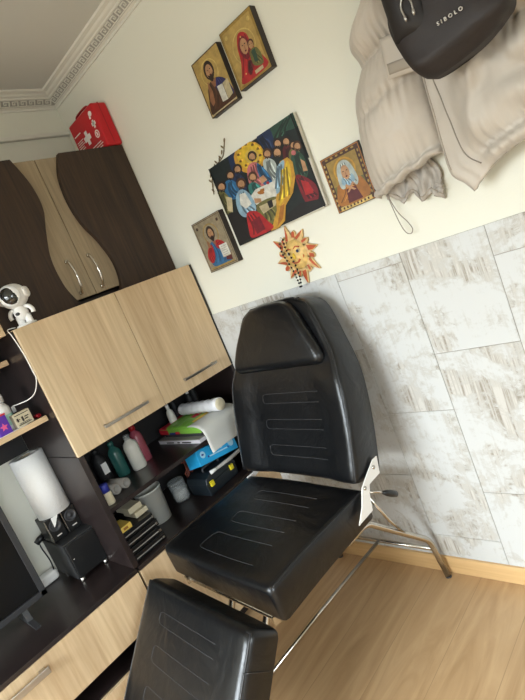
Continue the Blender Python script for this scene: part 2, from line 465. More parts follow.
# cornice with a meander band: profile (distance from wall, z)
PROF = [(0, 2.507), (.006, 2.507), (.006, 2.515), (.003, 2.518), (.011, 2.523), (.036, 2.546), (.040, 2.546), (.043, 2.552), (.053, 2.556), (.060, 2.563), (.075, 2.568), (.078, RZ), (0, RZ)]
def cornice(name, along, length):
    def P(d, z, t):
        return V((t, -d, z)) if along == 'x' else V((d, -t, z))
    mb = MB()
    loops = []
    for t in (0, length):
        loops.append([P(d, z, t) for d, z in PROF])
    mb.loft(loops, smooth=False)
    o = structure(name, mb, 'cornice_white')
    # meander: dark ground strip with raised white keys
    a = V((.0122, 2.5239)); b = V((.0350, 2.5449))
    dirv = (b - a); W = dirv.length; dirv.normalize(); nor = V((dirv.y, -dirv.x))
    def Q(v, t, h):
        p = a + dirv * v * W + nor * h
        return P(p.x, p.y, t)
    g = MB()
    def strip(t0, t1, v0, v1, h0, h1):
        vs = [g.bm.verts.new(Q(v, t, h)) for h in (h0, h1) for (t, v) in ((t0, v0), (t1, v0), (t1, v1), (t0, v1))]
        for q in ((0,1,2,3),(4,5,6,7),(0,1,5,4),(1,2,6,5),(2,3,7,6),(3,0,4,7)): g._f([vs[i] for i in q])
    st = .012 if along == 'x' else .012
    strip(st, length - st, 0, 1, -.0008, .0004)
    build('meander_ground', g, 'cornice_groove', o)
    g = MB()
    p = .042; bar = .17; n = int((length - .06) / p)
    for i in range(n):
        t = .03 + i * p
        bt = .0055
        for (ta, tb, va, vb) in ((0, p*.98, .06, .06+bar*.8), (0, bt, .06, .92), (0, .74*p, .78, .94), (.74*p-bt, .74*p, .34, .94), (.36*p, .74*p, .34, .50), (.36*p, .36*p+bt, .34, .66)):
            strip(t+ta, t+tb, va, vb, .0003, .0022)
    build('meander_relief', g, 'cornice_white', o)
    return o
cornice('trim_2', 'x', RX)
cornice('trim_3', 'y', -RY)
structure('trim_4', bx((0, RY, 2.372), (.022, -.0, 2.392)), 'cornice_white', bevel=.004)

# ------------------------------------------------------------------ wall unit
FX = .486
def bar_handle(y0, y1, z, x, parent, h=.012, m='satin'):
    mb = MB(); mb.box((x+.022, y0, z-h/2), (x+.027, y1, z+h/2))
    for y in (y0 + .012, y1 - .012): mb.box((x, y-.005, z-h/2+.001), (x+.024, y+.005, z+h/2-.001))
    return build('handle', mb, m, parent, .0015)

# wall cabinet with two oak doors
c = thing('wall_cabinet', (0, -.43, 1.04), 'wide light oak wall cabinet with two flat doors above the cluttered open bay', 'cabinet')
mb = MB()
mb.box((.004, -.85, 1.04), (FX-.018, -.832, 1.545)); mb.box((.004, -.022, 1.04), (FX-.002, -.004, 1.545))
mb.box((.004, -.832, 1.04), (FX-.018, -.022, 1.058)); mb.box((.004, -.832, 1.527), (FX-.018, -.022, 1.545)); mb.box((.004, -.832, 1.058), (.012, -.022, 1.527))
build('body', mb, 'dark_board', c)
for y0, y1, h0, h1 in ((-.85, -.4325, -.722, -.512), (-.4295, -.018, -.310, -.112)):
    d = build('door', bx((FX-.017, y0, 1.038), (FX+.001, y1, 1.547)), 'oak', c, .0015)
    bar_handle(h0, h1, 1.092, FX+.001, d)
build('top_board', bx((.004, -.85, 1.5455), (FX-.0175, -.018, 1.5475)), 'oak_shelf', c)

# upper cabinet with wave doors
c = thing('upper_cabinet', (0, -.43, 1.548), 'dark walnut and grey oak cabinet with wavy doors, topmost of the wall unit', 'cabinet')
mb = MB(); X1 = .334
mb.box((.004, -.862, 1.549), (X1, -.845, 2.157)); mb.box((.004, -.02, 1.549), (X1, -.004, 2.157))
mb.box((.004, -.845, 1.549), (X1, -.02, 1.566)); mb.box((.004, -.845, 2.14), (X1, -.02, 2.157)); mb.box((.004, -.845, 1.566), (.012, -.02, 2.14))
build('body', mb, 'dark_board', c)
WR = catmull([(-.326, 2.161), (-.366, 2.071), (-.377, 1.963), (-.361, 1.863), (-.323, 1.777), (-.299, 1.684), (-.303, 1.606), (-.323, 1.553)])
WL = catmull([(-.532, 2.161), (-.497, 2.057), (-.493, 1.957), (-.525, 1.865), (-.556, 1.757), (-.553, 1.64), (-.521, 1.553)])
fyz = lambda u, v, d: V((d, u, v))
mb = MB(); mb.prism(WR + [(-.004, 1.553), (-.004, 2.161)], fyz, .349, .373); build('dark_door', mb, 'wenge', c, .002)
mb = MB(); mb.prism(WL + [(-.864, 1.553), (-.864, 2.161)], fyz, .349, .373); build('dark_door', mb, 'wenge', c, .002)
def arch_handle(y, parent):
    pts = smooth3([(.352, y, 1.735), (.366, y, 1.726), (.378, y, 1.70), (.384, y, 1.665), (.378, y, 1.628), (.366, y, 1.606), (.352, y, 1.598)], 5)
    mb = MB(); n = len(pts)
    mb.tube(pts, [.0075 - .0028*math.sin(PI*i/(n-1)) for i in range(n)], 10)
    for z in (1.735, 1.598): mb.lathe([(.009, 0), (.009, .006), (.006, .010)], (.351, y, z), (1, 0, 0), 14)
    return build('handle', mb, 'chrome', parent)
for y0, y1, hy in ((-.575, -.4295, -.492), (-.4265, -.285, -.390)):
    d = build('light_door', bx((X1+.001, y0, 1.575), (.3515, y1, 2.154)), 'grey_oak', c, .0015)
    arch_handle(hy, d)

# tall divider, open bay, base cabinets
c = thing('shelf_bay', (0, -.43, .552), 'dark open shelf bay crammed with bottles and packs, between wall cabinet and counter', 'shelf')
build('side_panel', bx((.004, -.852, .552), (FX-.004, -.83, 1.038)), 'dark_board', c, .001)
build('side_panel', bx((.004, -.022, .552), (FX-.004, -.004, 1.038)), 'dark_board', c, .001)
build('back_panel', bx((.004, -.83, .552), (.010, -.022, 1.038)), 'black_back', c)
build('shelf', bx((.010, -.83, .782), (FX-.016, -.022, .80)), 'dark_board', c, .001)

c = thing('base_cabinet', (0, -.43, 0), 'light oak base cabinet under the open bay, half hidden behind the seat', 'cabinet')
mb = MB(); mb.box((.004, -.838, .06), (FX-.018, -.004, .532)); mb.box((.03, -.82, 0), (FX-.05, -.02, .06)); build('body', mb, 'dark_board', c)
for y0, y1 in ((-.838, -.423), (-.420, -.006)):
    build('door', bx((FX-.017, y0, .065), (FX-.001, y1, .530)), 'oak', c, .0015)
build('top_board', bx((.004, -.838, .533), (FX, -.004, .549)), 'dark_board', c, .001)

c = thing('television_cabinet', (0, -1.30, 0), 'low light oak cabinet with dark top carrying the black screen', 'cabinet')
mb = MB(); Y0, Y1 = -1.76, -.846
mb.box((.004, Y0, .06), (FX-.018, Y0+.018, .532)); mb.box((.004, Y1-.018, .06), (FX-.018, Y1, .532))
mb.box((.004, Y0, .06), (FX-.018, Y1, .078)); mb.box((.004, Y0, .232), (FX-.018, Y1, .250)); mb.box((.004, Y0, .322), (FX-.018, Y1, .338)); mb.box((.004, Y0, .078), (.012, Y1, .532))
mb.box((.03, Y0+.02, 0), (FX-.05, Y1-.02, .06))
build('body', mb, 'dark_board', c)
d = build('drawer', bx((FX-.017, Y0, .330), (FX-.001, Y1, .531)), 'oak', c, .0015)
mb = MB(); mb.box((FX+.022, -1.445, .480), (FX+.028, -1.245, .504))
for y in (-1.425, -1.265): mb.box((FX, y-.010, .484), (FX+.023, y+.010, .500))
build('handle', mb, 'satin', d, .002)
d = build('drawer', bx((FX-.017, Y0, .065), (FX, Y1, .246)), 'oak', c, .0015)
build('top_board', bx((.004, Y0, .533), (FX+.0, Y1, .549)), 'dark_board', c, .001)

# left shelving column beside the wall cabinet
c = thing('display_shelving', (0, -1.2, 1.07), 'dark wall shelving with oak edged shelves beside the oak wall cabinet', 'shelf')
build('back_panel', bx((.004, -1.76, 1.075), (.012, -.853, 1.536)), 'black_back', c)
def oak_shelf(z, x, y0=-1.76, y1=-.856, t=.018):
    s = build('shelf', bx((.012, y0, z-t), (x-.012, y1, z)), 'dark_board', c)
    build('edge_strip', bx((x-.012, y0, z-t-.002), (x, y1, z+.001)), 'oak_shelf', s, .001)
oak_shelf(1.221, .405)
oak_shelf(1.462, .30)
# oak framed cabinet at the upper left corner
c = thing('framed_cabinet', (0, -1.3, 1.540), 'oak framed cabinet with brown inset front, beside the white astronaut toy', 'cabinet')
mb = MB(); Xh = .450
mb.box((.012, -1.76, 1.540), (Xh, -.869, 1.558)); mb.box((.012, -.887, 1.558), (Xh, -.869, 2.14)); mb.box((.012, -1.76, 2.14), (Xh, -.869, 2.157)); mb.box((.012, -1.76, 1.558), (Xh, -1.742, 2.14))
build('frame', mb, 'oak_shelf', c, .001)
build('inset_panel', bx((.40, -1.742, 1.558), (.425, -.887, 2.14)), 'wenge', c)

# ------------------------------------------------------------------ red first aid box
c = thing('first_aid_kit', (.25, -.055, 2.1615), 'red first aid box with white cross on top of the dark wavy cabinet', 'box')
A0 = (.150, -.084, 2.1615); A1 = (.385, -.003, 2.352)
build('case', bx(A0, A1), 'red_box', c, .008, 3)
build('seam', bx((A0[0]-.001, -.046, A0[2]+.012), (A1[0]+.001, -.043, A1[2]+.001)), 'red_dark', c)
mb = MB(); mb.tube(smooth3([(.20, -.05, A1[2]-.002), (.20, -.05, A1[2]+.022), (.30, -.05, A1[2]+.022), (.30, -.05, A1[2]-.002)], 5), .005, 8); build('handle', mb, 'red_dark', c)
yf = -.0846
ink = MB()
def inkbox(x0, x1, z0, z1): ink.box((x0, yf-.0004, z0), (x1, yf+.0008, z1))
cxx, czz = .262, 2.250
inkbox(cxx-.030, cxx+.030, czz-.011, czz+.011); inkbox(cxx-.011, cxx+.011, czz-.030, czz-.0111); inkbox(cxx-.011, cxx+.011, czz+.0111, czz+.030)
build('white_cross', ink, 'white_ink', c)
ink = MB()
for i, z in enumerate((2.262, 2.253, 2.244, 2.235, 2.226)): inkbox(.168, .168 + (.058, .05, .058, .045, .052)[i], z, z+.003)
for z, a, b in ((2.196, .16, .35), (2.186, .17, .36), (2.176, .20, .35)): inkbox(a, b, z, z+.0035)
inkbox(.165, .225, 2.290, 2.294)
build('print_lines', ink, 'white_ink', c)
ink = MB()
fxz = lambda u, v, d: V((u, d, v))
for j, (x, z) in enumerate(((.352, 2.318), (.350, 2.275), (.344, 2.232))):
    if j == 0:
        ink.prism(oval(x, z, .014, .011), fxz, yf-.0004, yf+.0005); inkbox(x-.016, x-.004, z-.018, z-.006)
    elif j == 1:
        inkbox(x-.016, x+.016, z-.006, z+.008); inkbox(x-.006, x+.006, z-.017, z+.016)
    else:
        ring = MB
        o1 = oval(x, z, .017, .017, 24); 
        for q in range(24):
            a, b = o1[q], o1[(q+1)%24]
            ink.prism([a, b, (x+(b[0]-x)*.72, z+(b[1]-z)*.72), (x+(a[0]-x)*.72, z+(a[1]-z)*.72)], fxz, yf-.0004, yf+.0005)
        inkbox(x-.004, x+.004, z-.008, z+.008)
build('pictograms', ink, 'white_ink', c)

# ------------------------------------------------------------------ pictures on the wall
def picture(name, label, x0, x1, z0, z1, depth, side, front, shapes, group, cat='picture'):
    o = thing(name, ((x0+x1)/2, 0, z0), label, cat, group)
    mb = MB(); mb.box((x0, -depth, z0), (x1, -.007 if name == 'canvas_painting' else 0, z1)); build('panel', mb, side, o, .0012)
    keys = []; mb = MB(); yy = -depth - .0002
    W, H = x1 - x0, z1 - z0
    def add(poly, key, lvl):
        m = 'paint_' + key
        if m not in keys: keys.append(m)
        mb.mi = keys.index(m)
        P = [(min(1, max(0, u)), min(1, max(0, v))) for u, v in poly]
        mb._f([mb.bm.verts.new((x0 + u*W, yy - lvl*.00002, z0 + v*H)) for u, v in P])
    add([(0.012, 0.01), (.988, .01), (.988, .99), (.012, .99)], front, 0)
    for i, (poly, key) in enumerate(dress(shapes, ('brown', 'navy', 'red', 'blue', 'dred', 'ochre', 'maroon', 'pink', 'teal', 'olive', 'green', 'dblue', 'ash', 'yellow2', 'lblue', 'yellow'))): add(poly, key, i + 1)
    me_name = 'painting'
    # keep winding: faces look towards the room
    for f in mb.bm.faces:
        f.normal_update()
        if f.normal.y > 0: f.normal_flip()
    me = bpy.data.meshes.new(me_name); ob = bpy.data.objects.new(me_name, me)
    bmesh.ops.translate(mb.bm, verts=mb.bm.verts, vec=-ORG[o.name]); mb.bm.to_mesh(me); mb.bm.free()
    for m in keys: me.materials.append(M[m])
    link(ob); ob.parent = o; ORG[ob.name] = ORG[o.name]
    return o
def rect(a, b, c, d): return [(a, b), (c, b), (c, d), (a, d)]
def frame4(t, tv): return [rect(0.012, .01, t, .99), rect(1-t, .01, .988, .99), rect(.012, .01, .988, tv), rect(.012, 1-tv, .988, .99)]
def stroke(P, w):
    P = [V((p[0], p[1])) for p in P]; L_, R_ = [], []
    for i, p in enumerate(P):
        t = (P[min(i+1, len(P)-1)] - P[max(i-1, 0)]).normalized(); n = V((-t.y, t.x)) * w/2
        L_.append(tuple(p+n)); R_.append(tuple(p-n))
    return L_ + R_[::-1]

def ring(P, n=4):
    """closed smooth outline through P"""
    N_ = len(P); out = []
    for i in range(N_):
        p0, p1, p2, p3 = (V((P[(i+j-1) % N_][0], P[(i+j-1) % N_][1])) for j in range(4))
        for k in range(n):
            t = k/n; q_ = .5*((2*p1)+(p2-p0)*t+(2*p0-5*p1+4*p2-p3)*t*t+(3*p1-p0-3*p2+p3)*t**3); out.append((q_.x, q_.y))
    return out
def robe(P, key, folds=5, w=.016):
    """a garment: smooth outline with painted folds running down it"""
    out = [(ring(P), key)]
    us = [p[0] for p in P]; vs = [p[1] for p in P]; cu = sum(us)/len(us); cv = sum(vs)/len(vs)
    top = max(P, key=lambda p: p[1]); bot = min(P, key=lambda p: p[1])
    hw_ = (max(us)-min(us))*.30
    for i in range(folds):
        f = (i+.5)/folds*2-1
        a = (top[0]*.55+cu*.45 + f*hw_*.45, top[1]*.80+cv*.20); m = (cu + f*hw_*.85 + .02*math.sin(i*2.7), cv); b = (bot[0]*.45+cu*.55 + f*hw_*1.0, bot[1]*.72+cv*.28)
        pts = catmull([a, m, b], 5)
        out.append((stroke(pts, w*(1.2 if i % 2 == 0 else .8)), key + ('_shade' if i % 2 == 0 else '_light')))
    return out
def dress(items, names):
    """give the big garment shapes folds, leave the rest"""
    out = []
    for P, key in items:
        if key in names and 4 < len(P) < 13: out += robe(P, key)
        else: out.append((P, key))
    return out
GI = 'small religious panels on the white wall'
# panel 1: bearded figure in blue and brown, white open book
def face(cx, cy, rx, ry, skin='skin', hair='darkbrown', beard=True, tilt=0.0):
    out = [(oval(cx, cy+ry*.10, rx*1.38, ry*1.28, 20, tilt), hair), (oval(cx, cy-.01, rx*.92, ry, 18, tilt), skin)]
    if beard: out += [([(cx-rx*.8, cy-ry*.25), (cx-rx*.35, cy-ry*.55), (cx+rx*.35, cy-ry*.55), (cx+rx*.8, cy-ry*.25), (cx+rx*.55, cy-ry*1.15), (cx, cy-ry*1.5), (cx-rx*.55, cy-ry*1.15)], hair)]
    out += [(oval(cx-rx*.36, cy+ry*.22, rx*.17, ry*.07, 8), 'black'), (oval(cx+rx*.36, cy+ry*.22, rx*.17, ry*.07, 8), 'black'),
            (rect(cx-rx*.07, cy-ry*.28, cx+rx*.07, cy+ry*.2), 'skin2'), (oval(cx, cy-ry*.48, rx*.28, ry*.06, 8), 'dred')]
    return out
sh = [(oval(.48, .68, .30, .22, 28), 'goldlight'), (oval(.48, .68, .275, .20, 28), 'gold')]
sh += [([(.10, .02), (.14, .30), (.26, .48), (.40, .54), (.60, .54), (.80, .46), (.93, .30), (.95, .02)], 'brown'),
       ([(.50, .50), (.62, .53), (.82, .45), (.94, .30), (.95, .12), (.70, .20), (.52, .34)], 'navy'),
       ([(.40, .54), (.60, .54), (.52, .42), (.46, .42)], 'skin2')]
sh += face(.48, .70, .125, .125)
sh += [([(.16, .26), (.26, .44), (.34, .46), (.36, .38), (.30, .20), (.20, .16)], 'skin2'), ([(.24, .40), (.29, .56), (.33, .56), (.34, .40)], 'skin2'),
       ([(.54, .12), (.73, .10), (.73, .38), (.54, .40)], 'white'), ([(.74, .10), (.93, .13), (.93, .40), (.74, .38)], 'cream'), (stroke([(.735, .10), (.735, .385)], .012), 'brown'),
       (stroke([(.03, .03), (.97, .03)], .02), 'cream'), (stroke([(.03, .012), (.03, .99)], .02), 'brown'), (stroke([(.01, .985), (.99, .985)], .012), 'brown')]
picture('icon_picture', 'gold icon of a haloed bearded figure in blue and brown with white book', .967, 1.116, 1.990, 2.188, .026, 'wood_side', 'gold', sh, GI)
# panel 2: veiled figure with child
sh = [(p, 'gold2') for p in frame4(.07, .055)]
sh += [(oval(.52, .56, .33, .27, 30), 'goldlight'), (oval(.52, .56, .305, .248, 30), 'gold'),
       ([(.16, .06), (.22, .24), (.30, .40), (.34, .60), (.44, .76), (.56, .78), (.68, .70), (.72, .54), (.80, .34), (.90, .22), (.90, .06)], 'red'),
       ([(.36, .56), (.44, .70), (.56, .72), (.64, .64), (.66, .48), (.56, .36), (.44, .38)], 'dred'),
       (oval(.52, .56, .105, .125, 20, -.15), 'skin'), (oval(.485, .585, .02, .009, 8), 'black'), (oval(.56, .59, .02, .009, 8), 'black'), (rect(.52, .51, .535, .58), 'skin2'), (oval(.525, .485, .026, .008, 8), 'dred'),
       (oval(.70, .52, .085, .075, 18), 'brown'), (oval(.695, .505, .062, .062, 18), 'skin'), (oval(.675, .515, .012, .007, 8), 'black'), (oval(.72, .515, .012, .007, 8), 'black'),
       ([(.60, .20), (.58, .38), (.64, .44), (.78, .43), (.86, .32), (.84, .14)], 'olive'), ([(.64, .24), (.66, .42), (.76, .42), (.74, .22)], 'green'),
       ([(.40, .14), (.46, .30), (.54, .32), (.58, .26), (.48, .12)], 'maroon'), (rect(.56, .07, .80, .125), 'cream'),
       (oval(.16, .86, .045, .036, 14), 'goldlight'), (oval(.86, .86, .045, .036, 14), 'goldlight'), (oval(.52, .715, .018, .014, 10), 'goldlight'), (oval(.32, .18, .018, .014, 10), 'goldlight')]
picture('icon_picture', 'gold icon of a red veiled figure with a child, highest panel on the wall', 1.140, 1.298, 2.001, 2.196, .028, 'wood_side', 'gold', sh, GI)
# panel 3: figure in red and blue with book
sh = [(p, 'brown') for p in frame4(.05, .04)] + [(p, 'silver') for p in frame4(.035, .03)]
sh += [(oval(.50, .68, .25, .20, 28), 'gold2'), (oval(.50, .68, .225, .18, 28), 'silver'),
       ([(.18, .12), (.18, .34), (.30, .48), (.42, .54), (.58, .54), (.74, .47), (.86, .36), (.84, .10), (.66, .08), (.40, .06)], 'blue'),
       ([(.12, .30), (.20, .42), (.36, .50), (.40, .42), (.34, .24), (.22, .16), (.14, .20)], 'red'), ([(.50, .48), (.60, .54), (.78, .46), (.82, .36), (.66, .34), (.54, .38)], 'red'), ([(.66, .12), (.86, .08), (.88, .22), (.72, .26)], 'maroon'),
       ([(.44, .54), (.56, .54), (.52, .44)], 'skin2')]
sh += face(.50, .69, .095, .105)
sh += [([(.60, .18), (.86, .18), (.86, .42), (.60, .42)], 'white'), (stroke([(.60, .19), (.86, .19)], .012), 'cream'), ([(.26, .46), (.28, .58), (.33, .58), (.36, .44)], 'skin2'),
       (rect(.10, .045, .90, .075), 'gold2'), (oval(.14, .87, .04, .03, 10), 'brown'), (oval(.86, .87, .04, .03, 10), 'brown')]
for i in range(5): sh.append((stroke([(.64, .38-.04*i), (.82, .38-.04*i)], .007), 'grey'))
picture('icon_picture', 'icon of a figure in red and blue with white book, beside the wall cabinet', .622, .812, 1.470, 1.691, .028, 'wood_side', 'silver', sh, GI)
# panel 4: white veiled figure with crossed hands
sh = [(p, 'brown') for p in frame4(.115, .09)] + [(p, 'ochre') for p in frame4(.035, .03)]
for i in range(9):
    sh += [(oval(.068, .14 + .09*i, .022, .028, 8), 'gold'), (oval(.932, .14 + .09*i, .022, .028, 8), 'gold2')]
for i in range(6): sh += [(oval(.16 + .135*i, .945, .04, .018, 8), 'gold2')]
sh += [(rect(.10, .015, .90, .085), 'goldlight')] + [(rect(.16 + .09*i, .03, .20 + .09*i, .07), 'brown') for i in range(8)]
sh += [(rect(.12, .10, .88, .90), 'olive'), (rect(.12, .45, .88, .90), 'gold2'),
       (oval(.50, .66, .27, .22, 28), 'yellow2'), (oval(.50, .66, .235, .19, 28), 'gold2'),
       ([(.13, .10), (.15, .36), (.28, .48), (.72, .48), (.86, .36), (.87, .10)], 'ochre'), ([(.34, .10), (.38, .34), (.62, .34), (.70, .10)], 'maroon'),
       ([(.27, .42), (.30, .66), (.38, .79), (.50, .83), (.62, .79), (.70, .66), (.74, .44), (.66, .34), (.56, .44), (.44, .44), (.36, .36)], 'ash'),
       ([(.34, .44), (.38, .56), (.44, .48), (.50, .46), (.56, .48), (.63, .56), (.66, .44), (.5, .38)], 'lblue'),
       (oval(.50, .62, .10, .125, 20), 'skin'), (oval(.455, .645, .022, .008, 8), 'black'), (oval(.545, .645, .022, .008, 8), 'black'), (rect(.492, .57, .508, .64), 'skin2'), (oval(.50, .55, .028, .008, 8), 'dred'),
       ([(.38, .28), (.44, .28), (.62, .40), (.58, .43)], 'skin'), ([(.62, .28), (.56, .28), (.38, .40), (.42, .43)], 'skin')]
picture('icon_picture', 'ornate bordered icon of a white veiled figure with crossed hands, beside the hanging jacket', 1.331, 1.486, 1.483, 1.668, .012, 'wood_side', 'brown', sh, GI)

# large canvas: a gathering of robed people around a table
k_ = 4.0385
LSQ = [(16, 243), (352, 10), (492, 383), (136, 535)]   # corners seen in the close-up
def homography():
    # solve u,v -> x,y for the four corners, then invert
    import itertools
    src = [(0, 1), (1, 1), (1, 0), (0, 0)]
    A = []
    for (u, v), (x, y) in zip(src, LSQ):
        A.append([u, v, 1, 0, 0, 0, -u*x, -v*x, x]); A.append([0, 0, 0, u, v, 1, -u*y, -v*y, y])
    n = 8
    for i in range(n):
        p = max(range(i, n), key=lambda r: abs(A[r][i])); A[i], A[p] = A[p], A[i]
        for r in range(n):
            if r != i:
                f = A[r][i] / A[i][i]
                for c_ in range(i, 9): A[r][c_] -= f * A[i][c_]
    h = [A[i][8] / A[i][i] for i in range(n)] + [1]
    return Matrix(((h[0], h[1], h[2]), (h[3], h[4], h[5]), (h[6], h[7], h[8]))).inverted()
HI = homography()
def q(*pts):
    out = []
    for x, y in pts:
        r = HI @ V((x, y, 1)); out.append((r.x / r.z, r.y / r.z))
    return out
def qe(x, y, r, ry=None, n=16):
    return q(*[(x + r*math.cos(2*PI*i/n), y + (ry or r)*math.sin(2*PI*i/n)) for i in range(n)])
sh = [(q((16, 243), (110, 178), (240, 300), (300, 470), (136, 535)), 'dgreen'), (q((230, 100), (352, 10), (420, 190), (300, 240)), 'dgreen'), (q((255, 78), (352, 10), (372, 66), (300, 96), (270, 140)), 'green'),
      (q((205, 112), (255, 78), (280, 160), (262, 196), (226, 150)), 'dblue'), (q((90, 192), (140, 158), (160, 250), (110, 262)), 'dblue'),
      (qe(176, 192, 62, 64), 'yellow2'), (qe(178, 186, 52, 52), 'yellow')]
for i in range(10):
    a = i * .628; sh.append((qe(178 + 43*math.cos(a), 182 + 43*math.sin(a), 3.2, n=8), 'yellow2'))
def person(hx, hy, hr, robe, key, hair='darkbrown', skin='skin'):
    sh.append((q(*robe), key)); sh.append((qe(hx, hy - hr*.15, hr*1.25, hr*1.35), hair)); sh.append((qe(hx, hy + hr*.12, hr*.82, hr), skin)); sh.append((q((hx-hr*.7, hy+hr*.5), (hx, hy+hr*.75), (hx+hr*.7, hy+hr*.5), (hx, hy+hr*1.5)), hair))
# standing row behind
person(290, 136, 15, [(268, 170), (290, 150), (320, 165), (325, 260), (285, 260)], 'dgreen')
person(325, 128, 15, [(310, 160), (335, 140), (355, 165), (362, 240), (325, 250)], 'maroon')
person(248, 178, 15, [(230, 215), (250, 195), (282, 215), (288, 285), (252, 285)], 'ash', 'brown')
person(355, 142, 14, [(335, 175), (360, 155), (385, 175), (395, 250), (350, 260)], 'olive')
person(130, 240, 14, [(110, 275), (130, 255), (160, 280), (165, 320), (120, 320)], 'dblue')
person(102, 264, 14, [(78, 300), (100, 280), (130, 300), (135, 350), (92, 350)], 'blue')
person(68, 308, 15, [(48, 340), (70, 325), (98, 350), (110, 400), (78, 410)], 'olive')
sh.append((q((85, 345), (108, 350), (112, 405), (92, 400)), 'cream'))
# centre figure
sh += [(qe(188, 190, 27), 'goldlight'), (qe(188, 190, 23), 'yellow')]
person(188, 190, 15, [(168, 240), (186, 214), (212, 216), (248, 252), (266, 292), (205, 315), (178, 300)], 'pink')
sh.append((q((206, 216), (224, 226), (250, 252), (268, 292), (236, 300), (214, 262)), 'blue'))
person(190, 270, 15, [(172, 308), (190, 288), (222, 304), (236, 330), (190, 342)], 'teal', 'brown')
sh.append((q((214, 274), (232, 262), (248, 280), (226, 296)), 'skin'))
# table
sh += [(q((176, 352), (200, 318), (292, 276), (330, 300), (292, 345), (205, 378)), 'white'), (q((205, 378), (292, 345), (302, 420), (262, 452), (228, 432)), 'olive'), (q((214, 384), (288, 352), (280, 380), (232, 412)), 'cream'),
       (q((246, 366), (266, 356), (272, 384), (256, 392)), 'black'), (qe(222, 330, 14, 7), 'ochre'), (qe(250, 292, 6), 'red'), (q((218, 318), (236, 312), (236, 324), (220, 330)), 'ochre')]
# right side figures
person(372, 145, 15, [(345, 195), (366, 165), (398, 185), (416, 240), (402, 275), (362, 262)], 'green', 'brown')
sh += [(qe(356, 172, 10), 'pink'), (q((384, 196), (402, 206), (414, 242), (396, 246)), 'skin'), (q((364, 262), (404, 268), (448, 300), (456, 356), (410, 372), (380, 320)), 'dred'), (q((384, 280), (416, 288), (438, 330), (404, 340)), 'red')]
person(290, 172, 17, [(286, 244), (300, 208), (330, 190), (352, 208), (362, 268), (352, 330), (322, 380), (318, 440), (290, 470), (262, 478), (286, 400), (282, 352), (296, 300)], 'yellow2', 'darkbrown')
sh += [(q((284, 246), (302, 210), (318, 206), (312, 262), (300, 320), (284, 330)), 'lblue'), (q((324, 214), (338, 214), (346, 290), (318, 350), (296, 380), (312, 310)), 'yellow'), (q((300, 384), (318, 372), (310, 432), (288, 460)), 'ochre')]
# left front figure
person(145, 296, 16, [(124, 352), (142, 318), (176, 332), (202, 380), (196, 412), (158, 424), (134, 402)], 'lblue', 'brown')
sh += [(q((138, 336), (160, 330), (186, 372), (164, 392), (142, 376)), 'white'), (q((168, 408), (206, 402), (250, 440), (272, 466), (214, 496), (182, 500), (170, 450)), 'red'), (q((186, 440), (216, 420), (240, 470), (206, 490)), 'dred'),
       (q((196, 352), (222, 352), (226, 366), (200, 372)), 'skin'), (q((96, 408), (134, 404), (170, 450), (180, 502), (138, 528)), 'black'), (q((380, 372), (456, 356), (488, 380), (330, 446), (322, 420)), 'black')]
for t in ((.012, .0, .022, 1), (.978, 0, .988, 1)): sh.append((rect(*t), 'black'))
picture('canvas_painting', 'large colourful canvas painting of robed people around a white table, yellow glow behind', .843, 1.306, 1.524, 1.846, .022, 'canvas_edge', 'dgreen', sh, None, 'painting')

# dried twig tucked behind the canvas
mb = MB()
P = smooth3([(.80, -.0035, 1.757), (.822, -.0035, 1.81), (.868, -.0035, 1.846), (.925, -.0035, 1.862), (.962, -.0045, 1.905)], 6)
mb.tube(P, .0018, 6)
o = thing('dried_twig', (.88, -.01, 1.757), 'thin dried twig with small leaves tucked behind the big canvas', 'twig')
build('stem', mb, 'twig', o)
for i, s in enumerate(range(1, len(P), 2)):
    p = P[s]; sg = 1 if i % 2 else -1
    d = (V((.010*sg, -.003, .012)) if i % 3 else V((-.006*sg, -.004, .014)))
    mb = MB(); mb.ell(p + d*.6, (.0035, .002, .009), 8, 6, Matrix.Rotation(.6*sg, 3, 'Y')); build('leaf', mb, 'twig', o)

# ceramic sun with rosary
SX, SZ = 1.092, 1.408
o = thing('sun_ornament', (SX, 0, SZ-.11), 'smiling yellow and orange ceramic sun hanging on the wall below the big canvas', 'ornament')
mb = MB(); mb.lathe([(.052, 0), (.056, .006), (.05, .014), (.035, .021), (.015, .025), (.002, .026)], (SX, 0, SZ), (0, -1, 0), 32, sy=1.12); build('face', mb, 'paint_sunface', o)
NR = 16
for i in range(NR):
    a = 2*PI*i/NR + .12; big = i % 2 == 0
    R1 = (.108 if big else .084) * (1.0 + .06*math.sin(i*2.3)); w = .017 if big else .013
    def RP(u, v, d, a=a):  # along u, across v; wavy tip
        v = v + .008*math.sin(u*45)*(1 if big else .4)
        return V((SX + u*math.cos(a) - v*math.sin(a), -d, SZ + 1.06*(u*math.sin(a) + v*math.cos(a))))
    mb = MB(); mb.prism([(.046, -w*.9), (.062, -w), (.080, -w*.66), (R1, 0), (.080, w*.66), (.062, w), (.046, w*.9)], RP, .002, .012)
    r = build('ray', mb, 'paint_sunray', o, .002)
    mb = MB(); mb.prism([(.056, w*.15), (.072, -w*.05), (R1*.97, 0), (.076, w*.55), (.060, w*.75)] if i % 3 else [(.062, -w*.6), (.080, -w*.5), (R1*.97, 0), (.080, w*.5), (.062, w*.5)], RP, .0115, .0135); build('ray_stroke', mb, 'paint_terracotta', r)
def disc(x, z, rx, rz, y, m, nm, hgt=.003):
    mb = MB(); mb.prism(oval(SX+x, SZ+z, rx, rz, 20), fxz, y, y-hgt); return build(nm, mb, m, o)
